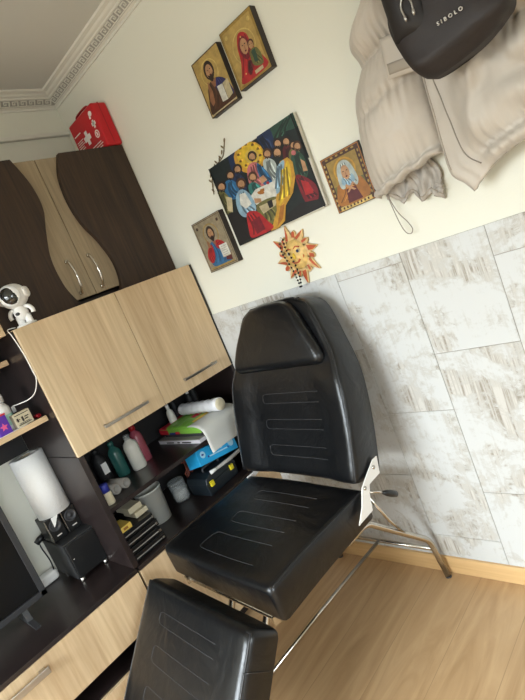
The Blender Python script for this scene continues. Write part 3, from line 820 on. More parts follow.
for s in (-1, 1):
    disc(.021*s, .012, .013, .009, -.020, 'paint_cream', 'eye'); disc(.021*s, .012, .006, .006, -.0232, 'paint_dblue', 'iris', .0015)
    mb = MB(); mb.prism([(SX+u, SZ+v) for u, v in stroke([(.006*s, .024), (.018*s, .031), (.034*s, .025)], .004)], fxz, -.018, -.024); build('brow', mb, 'paint_terracotta', o)
    disc(.031*s, -.012, .009, .008, -.017, 'paint_orange', 'cheek', .003)
mb = MB(); mb.ell((SX, -.026, SZ-.002), (.006, .006, .012)); build('nose', mb, 'paint_yellow', o)
mb = MB(); mb.prism([(SX+u, SZ+v) for u, v in stroke([(-.02, -.020), (-.008, -.028), (.008, -.028), (.02, -.020)], .006)], fxz, -.016, -.026); build('mouth', mb, 'paint_terracotta', o)
# rosary: two strands of black beads over the sun, ending on the backrest top
o = thing('bead_necklace', (1.075, -.035, 1.30), 'two hanging strands of small black beads draped over the ceramic sun', 'beads')
A_ = smooth3([(1.045, -.022, 1.468), (1.046, -.030, 1.435), (1.058, -.034, 1.400), (1.068, -.034, 1.360), (1.075, -.038, 1.325), (1.082, -.044, 1.298)], 8)
B_ = smooth3([(1.067, -.022, 1.478), (1.070, -.030, 1.445), (1.083, -.034, 1.405), (1.090, -.034, 1.362), (1.090, -.038, 1.325), (1.088, -.044, 1.298)], 8)
mb = MB(); mb.tube(A_, .0006, 5); mb.tube(B_, .0006, 5); mb.tube(smooth3([A_[0], (1.055, -.016, 1.490), B_[0]], 5), .0006, 5); build('cord', mb, 'soft_black', o)
proto = None
for P in (A_, B_):
    acc = 0; last = P[0]; nxt = 0.0
    for p in P:
        acc += (p - last).length; last = p
        if acc >= nxt:
            nxt = acc + .0115
            if proto is None:
                mb = MB(); mb.ell((0, 0, 0), (.0042, .0042, .0042), 10, 7)
                me_o = build('bead', mb, 'bead_black', o); me_o.location = (0, 0, 0)
                # mesh was shifted by -base: undo
                for v in me_o.data.vertices: v.co += ORG[o.name]
                me_o.location = p - ORG[o.name]; proto = me_o
            else:
                b = proto.copy(); link(b); b.parent = o; b.location = p - ORG[o.name]
mb = MB(); mb.ell((1.085, -.046, 1.292), (.009, .004, .004)); build('clasp', mb, 'bead_black', o)

# ------------------------------------------------------------------ treatment chair
YAW = -.085
def fr(o, yaw, kind, ang):
    u = V((math.cos(yaw), math.sin(yaw), 0)); n = V((-math.sin(yaw), math.cos(yaw), 0)); z = V((0, 0, 1))
    if kind == 'back': w = n*math.sin(ang) + z*math.cos(ang); nn = u.cross(w)
    elif kind == 'seat': w = n*math.cos(ang) + z*math.sin(ang); nn = u.cross(w)
    else: w = -n*math.cos(ang) - z*math.sin(ang); nn = -(u.cross(w))
    o = V(o)
    return lambda s, t, d: o + u*s + w*t + nn*d
def cushion(F, T0, T1, hw, depth, prof, r=.02, re=.02, nt=26, m=13):
    mb = MB(); loops = []
    ts = [(T0, re), (T0+.12*re, re*.55), (T0+.4*re, re*.2), (T0+re, 0)] + [(T0+re+(T1-T0-2*re)*i/nt, 0) for i in range(1, nt)] + [(T1-re, 0), (T1-.4*re, re*.2), (T1-.12*re, re*.55), (T1, re)]
    for t, ins in ts:
        h = hw(t) - ins*.8
        xs = sorted(set([-1 + 2*i/(m-1) for i in range(m)] + [-1+.3*r/h, 1-.3*r/h, -1+.1*r/h, 1-.1*r/h, -1+r/h, 1-r/h, -1+.6*r/h, 1-.6*r/h]))
        fl, bl = [], []
        for x in xs:
            s_ = x*h; e = abs(s_) - (h - r)
            drop = r*(1 - math.sqrt(max(0, 1 - (e/r)**2))) if e > 0 else 0
            fl.append(F(s_, t, prof(x, t) - drop - ins)); bl.append(F(s_, t, -depth + drop*.25 + ins*.5))
        loops.append(fl + bl[::-1])
    n0 = len(loops[0])
    loops = [l for l in loops if len(l) == n0]
    mb.loft(loops); return mb
def lerp_table(T):
    def f(t):
        if t <= T[0][0]: return T[0][1]
        for (a, va), (b, vb) in zip(T, T[1:]):
            if t <= b:
                k = (t-a)/(b-a); return va + (vb-va)*k
        return T[-1][1]
    return f
def smooth_table(T, n=10):
    return lerp_table(catmull(T, n))

chair = thing('treatment_chair', (.95, -.55, 0), 'black padded reclining treatment chair with headrest and chrome tube legs', 'chair')
Fs = fr((.934, -.558, .614), YAW, 'seat', .042)
sag = lambda x, t: -.010*(1-x*x)*(1-(t/.24)**2) + .004*math.sin(9*t+3*x)
hws = lambda t: .316 - .004*math.cos(t*8)
seat = build('seat', cushion(Fs, -.238, .236, hws, .118, sag, .02, .02), 'leather', chair)
Fb = fr((.960, -.334, .643), YAW-.01, 'back', .31)
hwb = smooth_table([(-.01, .318), (.1, .324), (.2, .325), (.3, .320), (.38, .308), (.44, .288), (.50, .262), (.56, .236), (.62, .205), (.65, .172), (.668, .120), (.676, .09)])
def bol(x, t):
    a = abs(x)
    k = 1/(1+math.exp(-(a-.66)*16)); fade = 1 if t < .36 else max(0, 1-(t-.36)/.10)
    return .022*k*fade - .004*(1-a)
back = build('backrest', cushion(Fb, 0, .674, hwb, .112, bol, .022, .022, 34, 23), 'leather', chair)
Fh = fr((.955, -.332, .643), YAW-.01, 'back', .31)
hwh = smooth_table([(.40, .244), (.43, .252), (.46, .246), (.52, .214), (.57, .183), (.61, .157), (.64, .128), (.66, .09), (.668, .06)])
head = build('headrest', cushion(lambda s, t, d: Fh(s+.004, t, d), .412, .664, hwh, -.001, lambda x, t: .052 - .012*x*x - .010*((t-.53)/.12)**2, .022, .02, 20), 'leather', chair)
Fl = fr((.935, -.901, .571), YAW, 'leg', .846)
leg = build('leg_rest', cushion(Fl, 0, .46, lambda t: .300, .108, lambda x, t: .006*(1-x*x), .024, .022), 'leather', chair)

# stitched panels: U shaped double rows
def stitches(F, rows, prof, parent, s0, s1, left=True):
    mb = MB()
    for ta, tb in rows:
        pts = []
        L0 = [(s1, ta), (s0+.02, ta), (s0+.006, ta+(tb-ta)*.08), (s0, ta+(tb-ta)*.25), (s0, ta+(tb-ta)*.75), (s0+.006, ta+(tb-ta)*.92), (s0+.02, tb), (s1, tb)]
        fine = []
        for (a, b), (c_, d_) in zip(L0, L0[1:]):
            n = max(1, int(abs(c_-a)/.02))
            for i in range(n): fine.append((a+(c_-a)*i/n, b+(d_-b)*i/n))
        fine.append(L0[-1])
        mb.tube([F(s_, t_, prof(s_, t_) + .0002) for s_, t_ in fine], .0009, 6)
    return build('stitching', mb, 'thread', parent)
stitches(Fb, [(.319, .281), (.218, .181), (.117, .076)], lambda s, t: bol(s/hwb(t), t), back, -.13, .19)
stitches(Fs, [(.150, .102), (.032, -.026), (-.088, -.178)], lambda s, t: sag(s/.31, t), seat, -.145, .172)
stitches(Fl, [(.074, .111), (.172, .222), (.288, .338)], lambda s, t: .006*(1-(s/.3)**2), leg, -.158, .166)
# piping along the front edges
def piping(F, T0, T1, hw, prof, parent, r=.0028, inset=.010, drop=.007, n=24, close=True):
    P = []
    for i in range(n+1):
        t = T0+inset+(T1-T0-2*inset)*i/n; P.append((-(hw(t)-.006), t))
    Rr = [(-s_, t) for s_, t in reversed(P)]
    m_ = 10
    a, b = P[-1], Rr[0]
    top = [(a[0]+(b[0]-a[0])*i/m_, a[1]) for i in range(1, m_)]
    a, b = Rr[-1], P[0]
    bot = [(a[0]+(b[0]-a[0])*i/m_, a[1]) for i in range(1, m_+1)]
    pts = [F(s_, t, prof(s_/hw(t), t) - drop) for s_, t in P+top+Rr+bot]
    mb = MB(); mb.tube(pts, r, 6); return build('piping', mb, 'piping_black', parent)
piping(Fs, -.236, .236, hws, sag, seat); piping(Fl, 0, .46, lambda t: .300, lambda x, t: 0.0, leg); piping(Fb, 0, .674, hwb, bol, back)
# vertical seam on the side of leg rest and the side button on the backrest
mb = MB(); P_ = Fb(.316, .262, -.055); mb.lathe([(.013, 0), (.013, .004), (.009, .007), (.004, .007), (.004, .003)], P_ - V((.003, 0, 0)), (1, YAW, 0), 18); build('side_button', mb, 'black_plastic', back)
mb = MB(); mb.tube([Fl(.3005, .10, .0), Fl(.3015, .10, -.04), Fl(.3005, .10, -.09)], .0015, 6); build('seam', mb, 'piping_black', leg)
mb = MB(); mb.ell(Fb(.165, .655, .008), (.012, .006, .004)); build('top_button', mb, 'black_plastic', back)

def tube_part(name, pts, r, m='steel', seg=12):
    mb = MB(); mb.tube(pts, r, seg); return build(name, mb, m, chair)
def bend(P, rad=.03, n=5):
    P = [V(p) for p in P]; out = [P[0]]
    for i in range(1, len(P)-1):
        a = (P[i-1]-P[i]); b = (P[i+1]-P[i]); ra = min(rad, a.length*.45, b.length*.45)
        p0 = P[i] + a.normalized()*ra; p2 = P[i] + b.normalized()*ra
        for k in range(n+1):
            t = k/n; out.append(p0*(1-t)**2 + P[i]*2*t*(1-t) + p2*t*t)
    out.append(P[-1]); return out
U = V((math.cos(YAW), math.sin(YAW), 0)); Nn = V((-math.sin(YAW), math.cos(YAW), 0)); CO = V((.95, -.5, 0))
def cp(s, f, z): return CO + U*s + Nn*f + V((0, 0, z))
# seat frame
mb = MB()
for s_ in (-.24, .24): mb.tube([cp(s_, -.24, .482), cp(s_, .20, .502)], .011, 10)
for f_ in (-.235, .19): mb.tube([cp(-.26, f_, .484+.02*(f_+.24)/.44), cp(.26, f_, .484+.02*(f_+.24)/.44)], .011, 10)
build('seat_frame', mb, 'steel', chair)
# rear legs, front legs
for s_ in (-1, 1):
    if s_ == 1: pts = [(1.214, -.46, .480), (1.212, -.34, .470), (1.226, -.052, .180), (1.242, -.040, .002)]
    else: pts = [cp(-.235, .06, .480), cp(-.235, .16, .470), (.713, -.052, .180), (.697, -.040, .002)]
    l = tube_part('leg', bend(pts, .035), .0125)
    e = V(pts[-1]); mb = MB(); mb.lathe([(.0128, 0), (.0130, .006)], (e.x, e.y, 0.0003), (0, 0, 1), 14); build('foot_cap', mb, 'dark_grey', l)
for s_ in (-1, 1):
    pts = [cp(.10*s_, -.10, .482), cp(.10*s_, -.18, .462), cp(.085*s_, -.42, .13), cp(.085*s_, -.45, .002)]
    l = tube_part('leg', bend(pts, .035), .0125)
    e = V(pts[-1]); mb = MB(); mb.lathe([(.0128, 0), (.0130, .006)], (e.x, e.y, 0.0003), (0, 0, 1), 14); build('foot_cap', mb, 'dark_grey', l)
tube_part('rear_crossbar', [(.72, -.048, .137), (1.232, -.050, .137)], .008)
fc = cp(0, -.365, .10)
tube_part('front_crossbar', [cp(-.085, -.42, .128), cp(.085, -.42, .128)], .008)
tube_part('centre_rod', [(.972, -.052, .137), (.922, -.48, .118), cp(-.01, -.42, .120)], .0075)
# white hinge brackets on both sides, lever
for s_ in (.326, -.305):
    poly = [(.268, .690), (.253, .633), (.188, .630), (.172, .602), (.158, .550), (.078, .548), (.118, .588), (.150, .640), (.195, .665), (.244, .690)]
    if s_ < 0: poly = [(p[0], min(p[1], .625)) for p in poly]
    mb = MB(); mb.prism(poly, lambda a, b, d, s_=s_: cp(s_+d, a, b), 0, .004)
    b = build('hinge_bracket', mb, 'white_enamel', chair, .001)
    for a_, z_ in ((.160, .634), (.232, .668)) if s_ > 0 else ((.16, .60),):
        mb = MB(); mb.lathe([(.007, 0), (.007, .004), (.003, .006)], cp(s_+.004, a_, z_), U, 12); build('bolt', mb, 'steel', b)
lv = tube_part('recline_lever', [cp(.318, .166, .613), cp(.335, .205, .590), cp(.335, .232, .570)], .004)
mb = MB(); mb.tube([cp(.335, .226, .574), cp(.335, .244, .560), cp(.335, .262, .546), cp(.335, .282, .531), cp(.335, .288, .527)], [.006, .011, .0125, .0115, .006], 12); build('grip', mb, 'black_plastic', lv)
tube_part('recline_strut', [cp(.297, .190, .585), cp(.297, .243, .445), (1.222, -.17, .300)], .006)
# hinge between seat and leg rest
tube_part('leg_rest_hinge', [cp(-.26, -.285, .484), cp(.25, -.285, .484)], .009)
for s_ in (-.235, .255):
    mb = MB(); mb.prism([(-.30, .470), (-.24, .468), (-.24, .498), (-.30, .498)], lambda a, b, d, s_=s_: cp(s_+d, a, b), 0, .006); build('hinge_plate', mb, 'steel', chair)

# ------------------------------------------------------------------ jacket and bag on wall hooks
c = thing('coat_hook', (1.86, 0, 2.14), 'metal wall hook holding the beige jacket and brown bag', 'hook')
build('plate', bx((1.60, -.010, 2.13), (2.12, -.0, 2.18)), 'oak_trim', c, .002)
for x in (1.72, 1.86, 2.0):
    mb = MB(); mb.tube(smooth3([(x, -.008, 2.155), (x, -.05, 2.15), (x, -.07, 2.165), (x, -.072, 2.185)], 5), .005, 8); build('hook', mb, 'chrome', c)

def rowpuff(v, rows, amp):
    """quilted baffles: fat between seams"""
    for a, b in zip(rows, rows[1:]):
        if a <= v <= b:
            k = (v-a)/(b-a); return amp*abs(math.sin(PI*k))**.55
    return 0
def seamdist(v, rows, h): return min(abs(v-r) for r in rows)*h
def gather(u, d, s):
    """short puckers that fade away from a seam"""
    f = math.exp(-d/.035)
    return f*(.0045*math.sin(47*u+s*2.1)*math.sin(19*u+s) + .0035*math.sin(83*u+s*5)) + .006*math.sin(7*u+3*s+d*20)*math.sin(5*u+d*31+s)
JK = thing('puffer_jacket', (1.78, -.05, 1.40), 'beige quilted puffer jacket hanging open on the wall under a brown bag', 'jacket')
ROWS = [0, .040, .57, .86, 1.0]
PUCK = [0, .040, .36, .57, .86, 1.0]
Ledge = smooth_table([(0, 1.506), (.06, 1.500), (.2, 1.512), (.36, 1.530), (.46, 1.545), (.58, 1.588), (.66, 1.584), (.72, 1.610), (.8, 1.665), (1, 1.70)])
Redge = smooth_table([(0, 1.742), (.2, 1.752), (.45, 1.755), (.7, 1.75), (1, 1.77)])
def Lp(u, v):
    z0 = 1.472 + .054*u + .004*math.sin(u*24); z1 = 2.10
    z = z0 + (z1-z0)*v; x = Ledge(v)+(Redge(v)-Ledge(v))*u
    edge = math.sin(PI*min(1, max(0, u)))**.5; d = seamdist(v, PUCK, .62)
    y = -.026 - .046*edge - rowpuff(v, ROWS, .042)*(.3+.7*edge) + .012*edge*math.exp(-((v-.36-.03*u)/.025)**2) - 0.9*gather(u*.8, d, 1.0)*edge - .012*u
    x -= rowpuff(v, ROWS, .006)*(1-u)**2
    return (x, y, z)
mb = MB(); mb.sheet(72, 96, Lp, .012); lp_ = build('left_front', mb, 'jacket', JK)
R0 = smooth_table([(0, 1.796), (.04, 1.780), (.10, 1.751), (.25, 1.752), (.42, 1.757), (1, 1.775)])
ROWS2 = [0, .055, .40, .72, 1.0]
def Rp(u, v):
    z0 = 1.393 + .095*(1-math.exp(-u*4.5)); z1 = 2.10
    z = z0 + (z1-z0)*v; x = R0(v) + (2.27 - R0(v))*u
    edge = math.sin(PI*min(1, max(0, .02+u*.96)))**.45; d = seamdist(v, ROWS2, .70)
    flat = min(1, max(0, (u-.10)/.12)); flat = flat*flat*(3-2*flat)
    y = -.078 - .030*edge - rowpuff(v, ROWS2, .048)*flat*(.4+.6*edge) - 1.7*gather(u*1.6, d, 2.3)*(.3+.7*flat) + .035*max(0, u-.5)*2
    # soft diagonal creases
    y -= flat*(.009*math.sin(30*(u*.9+v*1.1)+3*math.sin(9*u))*math.exp(-((v-.24)/.16)**2) + .016*math.exp(-((u-.26-.5*(v-.3))/.035)**2-((v-.30)/.10)**2) - .010*math.exp(-((u-.40+.9*(v-.3))/.03)**2-((v-.34)/.10)**2))
    return (x, y, z)
mb = MB(); mb.sheet(84, 96, Rp, .014); rp_ = build('right_front', mb, 'jacket', JK)
mb = MB(); mb.tube(smooth3([V(Rp(.055+.060*(1-k/12.0)**1.0, .035+.40*k/12.0)) + V((0, -.001, 0)) for k in range(13)], 4), .0016, 6); build('zip', mb, 'zip', rp_)
mb = MB(); mb.tube(smooth3([V(Rp(.012, .10+.35*k/12.0)) + V((0, -.001, 0)) for k in range(13)], 4), .0014, 6); build('edge_seam', mb, 'jacket_seam', rp_)
mb = MB(); mb.tube([V(Rp(.10+.9*u/40, .055)) + V((0, .001, 0)) for u in range(1, 40)], .0018, 6); build('hem_seam', mb, 'jacket_seam', rp_)
mb = MB(); mb.tube([V(Lp(u/40, .040)) + V((0, .001, 0)) for u in range(1, 40)], .0018, 6); build('hem_seam', mb, 'jacket_seam', lp_)
# inside lining that hangs below between the two fronts
def Li(u, v):
    z0 = 1.462 - .050*u + .012*math.sin(u*17); z1 = 1.72
    return (1.520 + .168*u + .008*math.sin(v*9), -.022 - .008*math.sin(u*10+v*7) - .007*math.sin(u*23-v*16) - .004*math.sin(u*51+v*22), z0 + (z1-z0)*v)
mb = MB(); mb.sheet(44, 30, Li, .008); build('lining', mb, 'jacket_lining', JK)
mb = MB(); mb.tube([V(Li(u/24, .045)) + V((0, -.002, 0)) for u in range(25)], .0016, 6); build('lining_hem', mb, 'jacket_seam', JK)
for k in range(3):
    zt = 1.452 - .012*k; mb = MB(); mb.tube([(1.680, -.034, zt), (1.694, -.036, zt-.002), (1.706, -.034, zt+.004)], .0018, 6); build('lining_tie', mb, 'jacket_lining', JK)
# pocket with flap
def Pf(u, v):
    return (1.690+.085*u+.012*v, -.128-.006*math.sin(PI*u)*math.sin(PI*v), 1.748+.10*v-.018*u)
mb = MB(); mb.sheet(10, 10, Pf, .006); po = build('pocket', mb, 'jacket', lp_)
mb = MB(); mb.sheet(10, 5, lambda u, v: V(Pf(.10+u*.75, .10+v*.26)) - V((0, .004, 0)), .004); build('pocket_flap', mb, 'jacket_seam', po)
# drawcord loop under the hem
mb = MB(); mb.tube(smooth3([(1.530, -.034, 1.478), (1.532, -.030, 1.43), (1.536, -.028, 1.385), (1.545, -.028, 1.350), (1.560, -.028, 1.340), (1.570, -.028, 1.352), (1.562, -.028, 1.378), (1.545, -.029, 1.410), (1.535, -.032, 1.45), (1.534, -.034, 1.478)], 5), .0014, 6); build('drawcord', mb, 'zip', JK)

BG = thing('shoulder_bag', (1.91, -.235, 1.68), 'dark brown shoulder bag with silver lettering hanging over the beige jacket', 'bag')
bl = smooth_table([(0, 1.846), (.05, 1.824), (.25, 1.796), (.42, 1.788), (.6, 1.798), (1, 1.815)]); br = smooth_table([(0, 1.980), (.05, 2.010), (.15, 2.034), (.6, 2.044), (1, 2.03)])
BY = -.236
mb = MB(); loops = []
for i in range(37):
    v = i/36; z = 1.672 + .33*v
    x0, x1 = bl(v), br(v); dep = .058*min(1, (.42+5*v))*(1-.25*v); cx_ = (x0+x1)/2; h = (x1-x0)/2
    lp = []
    for j in range(48):
        a = 2*PI*j/48; ca, sa = math.cos(a), math.sin(a)
        px = math.copysign(abs(ca)**.4, ca); py = math.copysign(abs(sa)**.5, sa)
        lp.append(V((cx_ + h*px, BY + dep*py + (.003*math.sin(z*60+px*4) if sa < 0 else 0), z + .006*px*px + .010*px)))
    loops.append(lp)
mb.loft(loops); body = build('body', mb, 'bag', BG)
mb = MB()
def Bp(u, v):
    x = 1.800 + .086*u; z = 1.772 + .115*v - .018*u*(1-v)
    e = (max(0, math.sin(PI*u))**.6)*(max(0, math.sin(PI*min(1, v*.95)))**.6)
    return (x, BY - .044 - .028*e, z)
mb.sheet(16, 14, Bp, .01); build('front_pocket', mb, 'bag_dark', BG)
mb = MB(); mb.text('SIBOLO', .0105, Matrix.Translation((1.930, BY-.0625, 1.754)) @ Matrix.Rotation(PI/2, 4, 'X'), .0022, 1.75); build('lettering', mb, 'lettering_silver', BG)
py_ = BY - .079
mb = MB(); mb.tube(smooth3([(1.851, py_, 1.800), (1.849, py_, 1.820), (1.856, py_, 1.834), (1.865, py_, 1.834), (1.872, py_, 1.820), (1.871, py_, 1.802)], 5), .0020, 8); mb.tube([(1.860, py_+.004, 1.860), (1.860, py_, 1.834)], .0016, 6)
for x, z in ((1.851, 1.797), (1.871, 1.799)): mb.ell((x, py_, z), (.0036, .0036, .0075), 10, 7)
build('zip_pull', mb, 'metal_pull', BG)
for s_ in (-1, 1):
    mb = MB(); mb.tube(smooth3([(1.915+.085*s_, BY, 1.985), (1.90+.06*s_, -.19, 2.09), (1.862+.02*s_, -.095, 2.180), (1.86, -.066, 2.194)], 6), .009, 8); build('strap', mb, 'bag_dark', BG)

# ------------------------------------------------------------------ television, sound, towel
tv = thing('television', (.25, -1.5, .549), 'black flat television standing on the low dark topped cabinet', 'television')
build('screen', bx((.246, -1.872+.03, .628), (.2585, -1.118, 1.05)), 'screen', tv, .001)
mb = MB(); y0, y1, z0, z1 = -1.885, -1.097, .603, 1.075
for a, b in (((y0, z0), (y1, z0+.022)), ((y0, z1-.022), (y1, z1)), ((y0, z0), (y0+.022, z1)), ((y1-.022, z0), (y1, z1))): mb.box((.232, a[0], a[1]), (.262, b[0], b[1]))
mb.box((.215, y0+.02, z0+.02), (.246, y1-.02, z1-.02))
build('bezel', mb, 'bezel', tv, .002)
for y in (-1.19, -1.79):
    mb = MB(); mb.prism([(.16, .549), (.34, .549), (.34, .555), (.27, .562), (.252, .610), (.238, .610), (.228, .562), (.16, .555)], lambda a, b, d, y=y: V((a, y+d, b)), -.010, .010); build('foot', mb, 'bezel', tv)

sp = thing('subwoofer', (.16, -.91, .549), 'black cube subwoofer with silver feet beside the black screen', 'speaker')
build('cabinet', bx((.062, -.986, .569), (.275, -.844, .724)), 'soft_black', sp, .004)
build('front_panel', bx((.2755, -.978, .577), (.283, -.852, .716)), 'black_plastic', sp, .003)
for x in (.09, .262):
    for y in (-.968, -.862):
        mb = MB(); mb.lathe([(.008, 0), (.010, .004), (.008, .021)], (x, y, .5495), (0, 0, 1), 14); build('foot', mb, 'steel', sp)
mb = MB(); mb.ell((.2845, -.968, .655), (.002, .003, .003), 8, 6); build('indicator_lamp', mb, 'steel', sp)
def sat(y, label):
    s = thing('small_speaker', (.15, y, .725), label, 'speaker', 'pair of small desktop speakers')
    build('cabinet', bx((.09, y-.031, .7245), (.198, y+.031, .822)), 'black_plastic', s, .003)
    mb = MB(); mb.lathe([(.025, 0), (.025, .004), (.021, .006), (.018, .002), (.008, .0015), (.006, .005), (.001, .006)], (.198, y, .787), (1, 0, 0), 26); build('driver', mb, 'dark_grey', s)
    build('badge', bx((.198, y-.010, .741), (.1992, y+.010, .745)), 'white_ink', s)
    build('edge_strip', bx((.196, y-.0325, .727), (.2000, y-.0295, .820)), 'steel', s)
sat(-.950, 'small black desktop speaker on the subwoofer, the one nearer the screen')
sat(-.882, 'small black desktop speaker on the subwoofer, the one nearer the divider')
o = thing('paper_towel_roll', (.145, -.912, .8225), 'large white paper towel roll standing on the two small speakers', 'paper roll')
mb = MB(); n = 36; R_ = .066; hgt = .262; zb = .8225
for prof in ([(.021, 0), (R_, 0), (R_, hgt), (.021, hgt), (.021, 0)],): mb.lathe(prof, (.145, -.912, zb), (0, 0, 1), n, caps=False)
build('roll', mb, 'paper_white', o)
mb = MB(); mb.lathe([(.0185, .001), (.0205, .001), (.0205, hgt+.001), (.0185, hgt+.001), (.0185, .001)], (.145, -.912, zb), (0, 0, 1), 24, caps=False); build('core', mb, 'card', o)
mb = MB(); mb.prism([(-.955, .823), (-.925, .823), (-.948, .790), (-.957, .783)], lambda a, b, d: V((d, a, b)), .2065, .2075); build('loose_sheet', mb, 'paper_white', o)
# white box and plug behind
o = thing('power_adapter', (.06, -1.03, .549), 'rounded white adapter box on the dark counter behind the black screen', 'adapter')
build('case', bx((.03, -1.085, .5495), (.085, -.990, .592)), 'white_plastic', o, .014, 4)
mb = MB(); mb.tube(smooth3([(.075, -1.00, .592), (.09, -1.0, .64), (.085, -1.005, .70), (.07, -1.0, .73)], 6), .0028, 6); build('lead', mb, 'black_plastic', o)
o = thing('black_plug', (.07, -.995, .735), 'black plug on a cable behind the subwoofer', 'plug')
mb = MB(); mb.tube([(.07, -1.012, .726), (.072, -.992, .735), (.075, -.970, .744)], [.012, .014, .010], 12); build('plug_body', mb, 'black_plastic', o)

# ------------------------------------------------------------------ astronaut toy
bz = 1.548; bxx, byy = .440, -.782
o = thing('astronaut_figure', (bxx, byy, bz), 'white astronaut toy with dark visor standing on the oak cabinet', 'toy')
mb = MB(); mb.lathe([(.034, 0), (.036, .003), (.034, .007), (.02, .009)], (bxx, byy, bz), (0, 0, 1), 24); build('base', mb, 'white_plastic', o)
mb = MB(); mb.ell((bxx, byy, bz+.050), (.025, .026, .030)); build('torso', mb, 'white_plastic', o)
dirf = V((.72, -.66, .06)).normalized(); side = V((.66, .72, 0)).normalized()
for s_ in (-1, 1):
    p = V((bxx, byy, bz)) + side*.015*s_
    mb = MB(); mb.tube([p+V((0, 0, .038)), p+V((0, 0, .022)), p+V((0, 0, .009)), p+dirf*.006+V((0, 0, .004))], [.013, .013, .0135, .010], 12); build('leg', mb, 'white_plastic', o)
    a = V((bxx, byy, bz+.066)) + side*.020*s_
    mb = MB(); mb.tube(smooth3([a, a+side*.014*s_+V((0, 0, -.004)), a+side*.022*s_+V((0, 0, -.018)), a+side*.021*s_+V((0, 0, -.030))], 4), .0075, 10); build('arm', mb, 'white_plastic', o)
hc = V((bxx, byy, bz+.112))
mb = MB(); mb.ell(hc, (.050, .050, .045), 26, 16); hd = build('helmet', mb, 'white_plastic', o)
qd = V((0, 0, 1)).rotation_difference(dirf)
vc = hc + dirf*.026
mb = MB(); mb.ell(vc, (.036, .032, .026), 24, 14, qd.to_matrix()); build('visor', mb, 'visor', hd)
mb = MB(); mb.lathe([(.037, 0), (.040, .003), (.037, .007)], hc+dirf*.0275, dirf, 28, caps=False); build('visor_rim', mb, 'white_plastic', hd)
for s_ in (-1, 1):
    mb = MB(); mb.lathe([(.020, 0), (.021, .006), (.017, .012), (.010, .013)], hc+side*.043*s_, side*s_, 20); build('ear_disc', mb, 'white_plastic', hd)
mb = MB(); mb.ell((bxx+.016, byy-.02, bz+.047), (.008, .008, .006), 10, 8); build('chest_badge', mb, 'dark_grey', o)
mb = MB(); mb.tube(smooth3([(.420, -.818, 1.556), (.430, -.850, 1.556), (.462, -.8565, 1.53), (.478, -.8545, 1.46), (.480, -.854, 1.39), (.478, -.855, 1.360), (.44, -.866, 1.318), (.39, -.885, 1.300), (.34, -.925, 1.300)], 7), .0019, 7)
tag(build('white_cable', mb, 'white_plastic', None, org=(.425, -.835, 1.553)), 'thin white cable running from the astronaut toy down the oak cabinet side', 'cable')

# things on the left shelf
z = 1.2215
def jar(name, loc, r, h, m, cap, label, cat, group=None, caph=.02, capr=.7, seg=22):
    o = thing(name, loc, label, cat, group)
    mb = MB(); mb.lathe([(r*.92, 0), (r, r*.12), (r, h*.78), (r*.9, h*.88), (r*capr*.75, h*.94), (r*capr*.75, h)], loc, (0, 0, 1), seg); build('body', mb, m, o)
    mb = MB(); mb.lathe([(r*capr, h*.94), (r*capr, h+caph*.8), (r*capr*.85, h+caph)], loc, (0, 0, 1), seg); build('cap', mb, cap, o)
    return o
c = thing('symbol_card_box', (.375, -.925, z), 'small beige box printed with dark symbols on the oak edged shelf', 'box')
mx = rotz(.10, (.365, -.925, z))
build('box_body', MB().box((-.012, -.032, .0), (.015, .032, .052), mx), 'beige_card', c, .001)
mb = MB()
for (a, b, c2, d2) in ((-.026, .043, .026, .046), (-.024, .020, -.018, .034), (-.026, .026, -.012, .029), (-.006, .016, .001, .034), (.004, .020, .018, .024), (.006, .028, .022, .032), (-.024, .006, .024, .009), (-.02, .011, .02, .013)):
    mb.box((.0148, a, b), (.0158, c2, d2), mx)
build('symbols', mb, 'ink_dark', c)
c = thing('pump_bottle', (.315, -.962, z), 'pale mint pump bottle at the far left on the oak edged shelf', 'bottle')
mb = MB(); mb.lathe([(.030, 0), (.032, .01), (.032, .085), (.020, .105), (.012, .112)], (.315, -.962, z), (0, 0, 1), 22); build('body', mb, 'white_plastic', c)
mb = MB(); mb.lathe([(.0325, .02), (.0325, .06)], (.315, -.962, z), (0, 0, 1), 22, caps=False); build('mint_band', mb, 'mint', c)
mb = MB(); mb.lathe([(.026, .106), (.027, .135), (.020, .143)], (.315, -.962, z), (0, 0, 1), 20); build('pump_head', mb, 'white_plastic', c)
c = thing('purple_carton', (.385, -.998, z), 'purple carton with pink star print on the oak edged shelf', 'box')
mx = rotz(.15, (.375, -.998, z))
build('carton', MB().box((-.03, -.022, 0), (.014, .022, .068), mx), 'purple', c, .0015)
mb = MB(); mb.prism([(.015*math.cos(PI/2+i*PI/5)*(1 if i % 2 == 0 else .45), .028+.015*math.sin(PI/2+i*PI/5)*(1 if i % 2 == 0 else .45)) for i in range(10)], lambda a, b, d: mx @ V((d, a, b)), .0138, .0150); build('star_print', mb, 'magenta', c)
build('red_lid', MB().box((-.031, -.023, .068), (.015, .023, .074), mx), 'red_pack', c)
c = thing('paper_leaflet', (.39, -1.01, z), 'thin white leaflet lying under the purple carton on the oak edged shelf', 'paper')
build('sheet', bx((.345, -1.12, z-.0003), (.404, -.925, z+.0012)), 'white_plastic', c)
tag(jar('small_dropper_bottle', (.30, -.915, z), .010, .055, 'soft_black', 'white_plastic', 'small dark bottle with white tip behind the beige symbol box', 'bottle'), 'small dark bottle with white tip behind the beige symbol box', 'bottle')
c = thing('lipstick_case', (.36, -.870, z), 'tiny dark red tube lying beside the beige symbol box', 'tube')
mb = MB(); mb.tube([(.345, -.876, z+.008), (.375, -.868, z+.008)], .007, 10); build('case', mb, 'red_dark', c)
c = thing('white_cup', (.255, -.93, 1.463), 'white cup on the upper narrow oak edged shelf', 'cup')
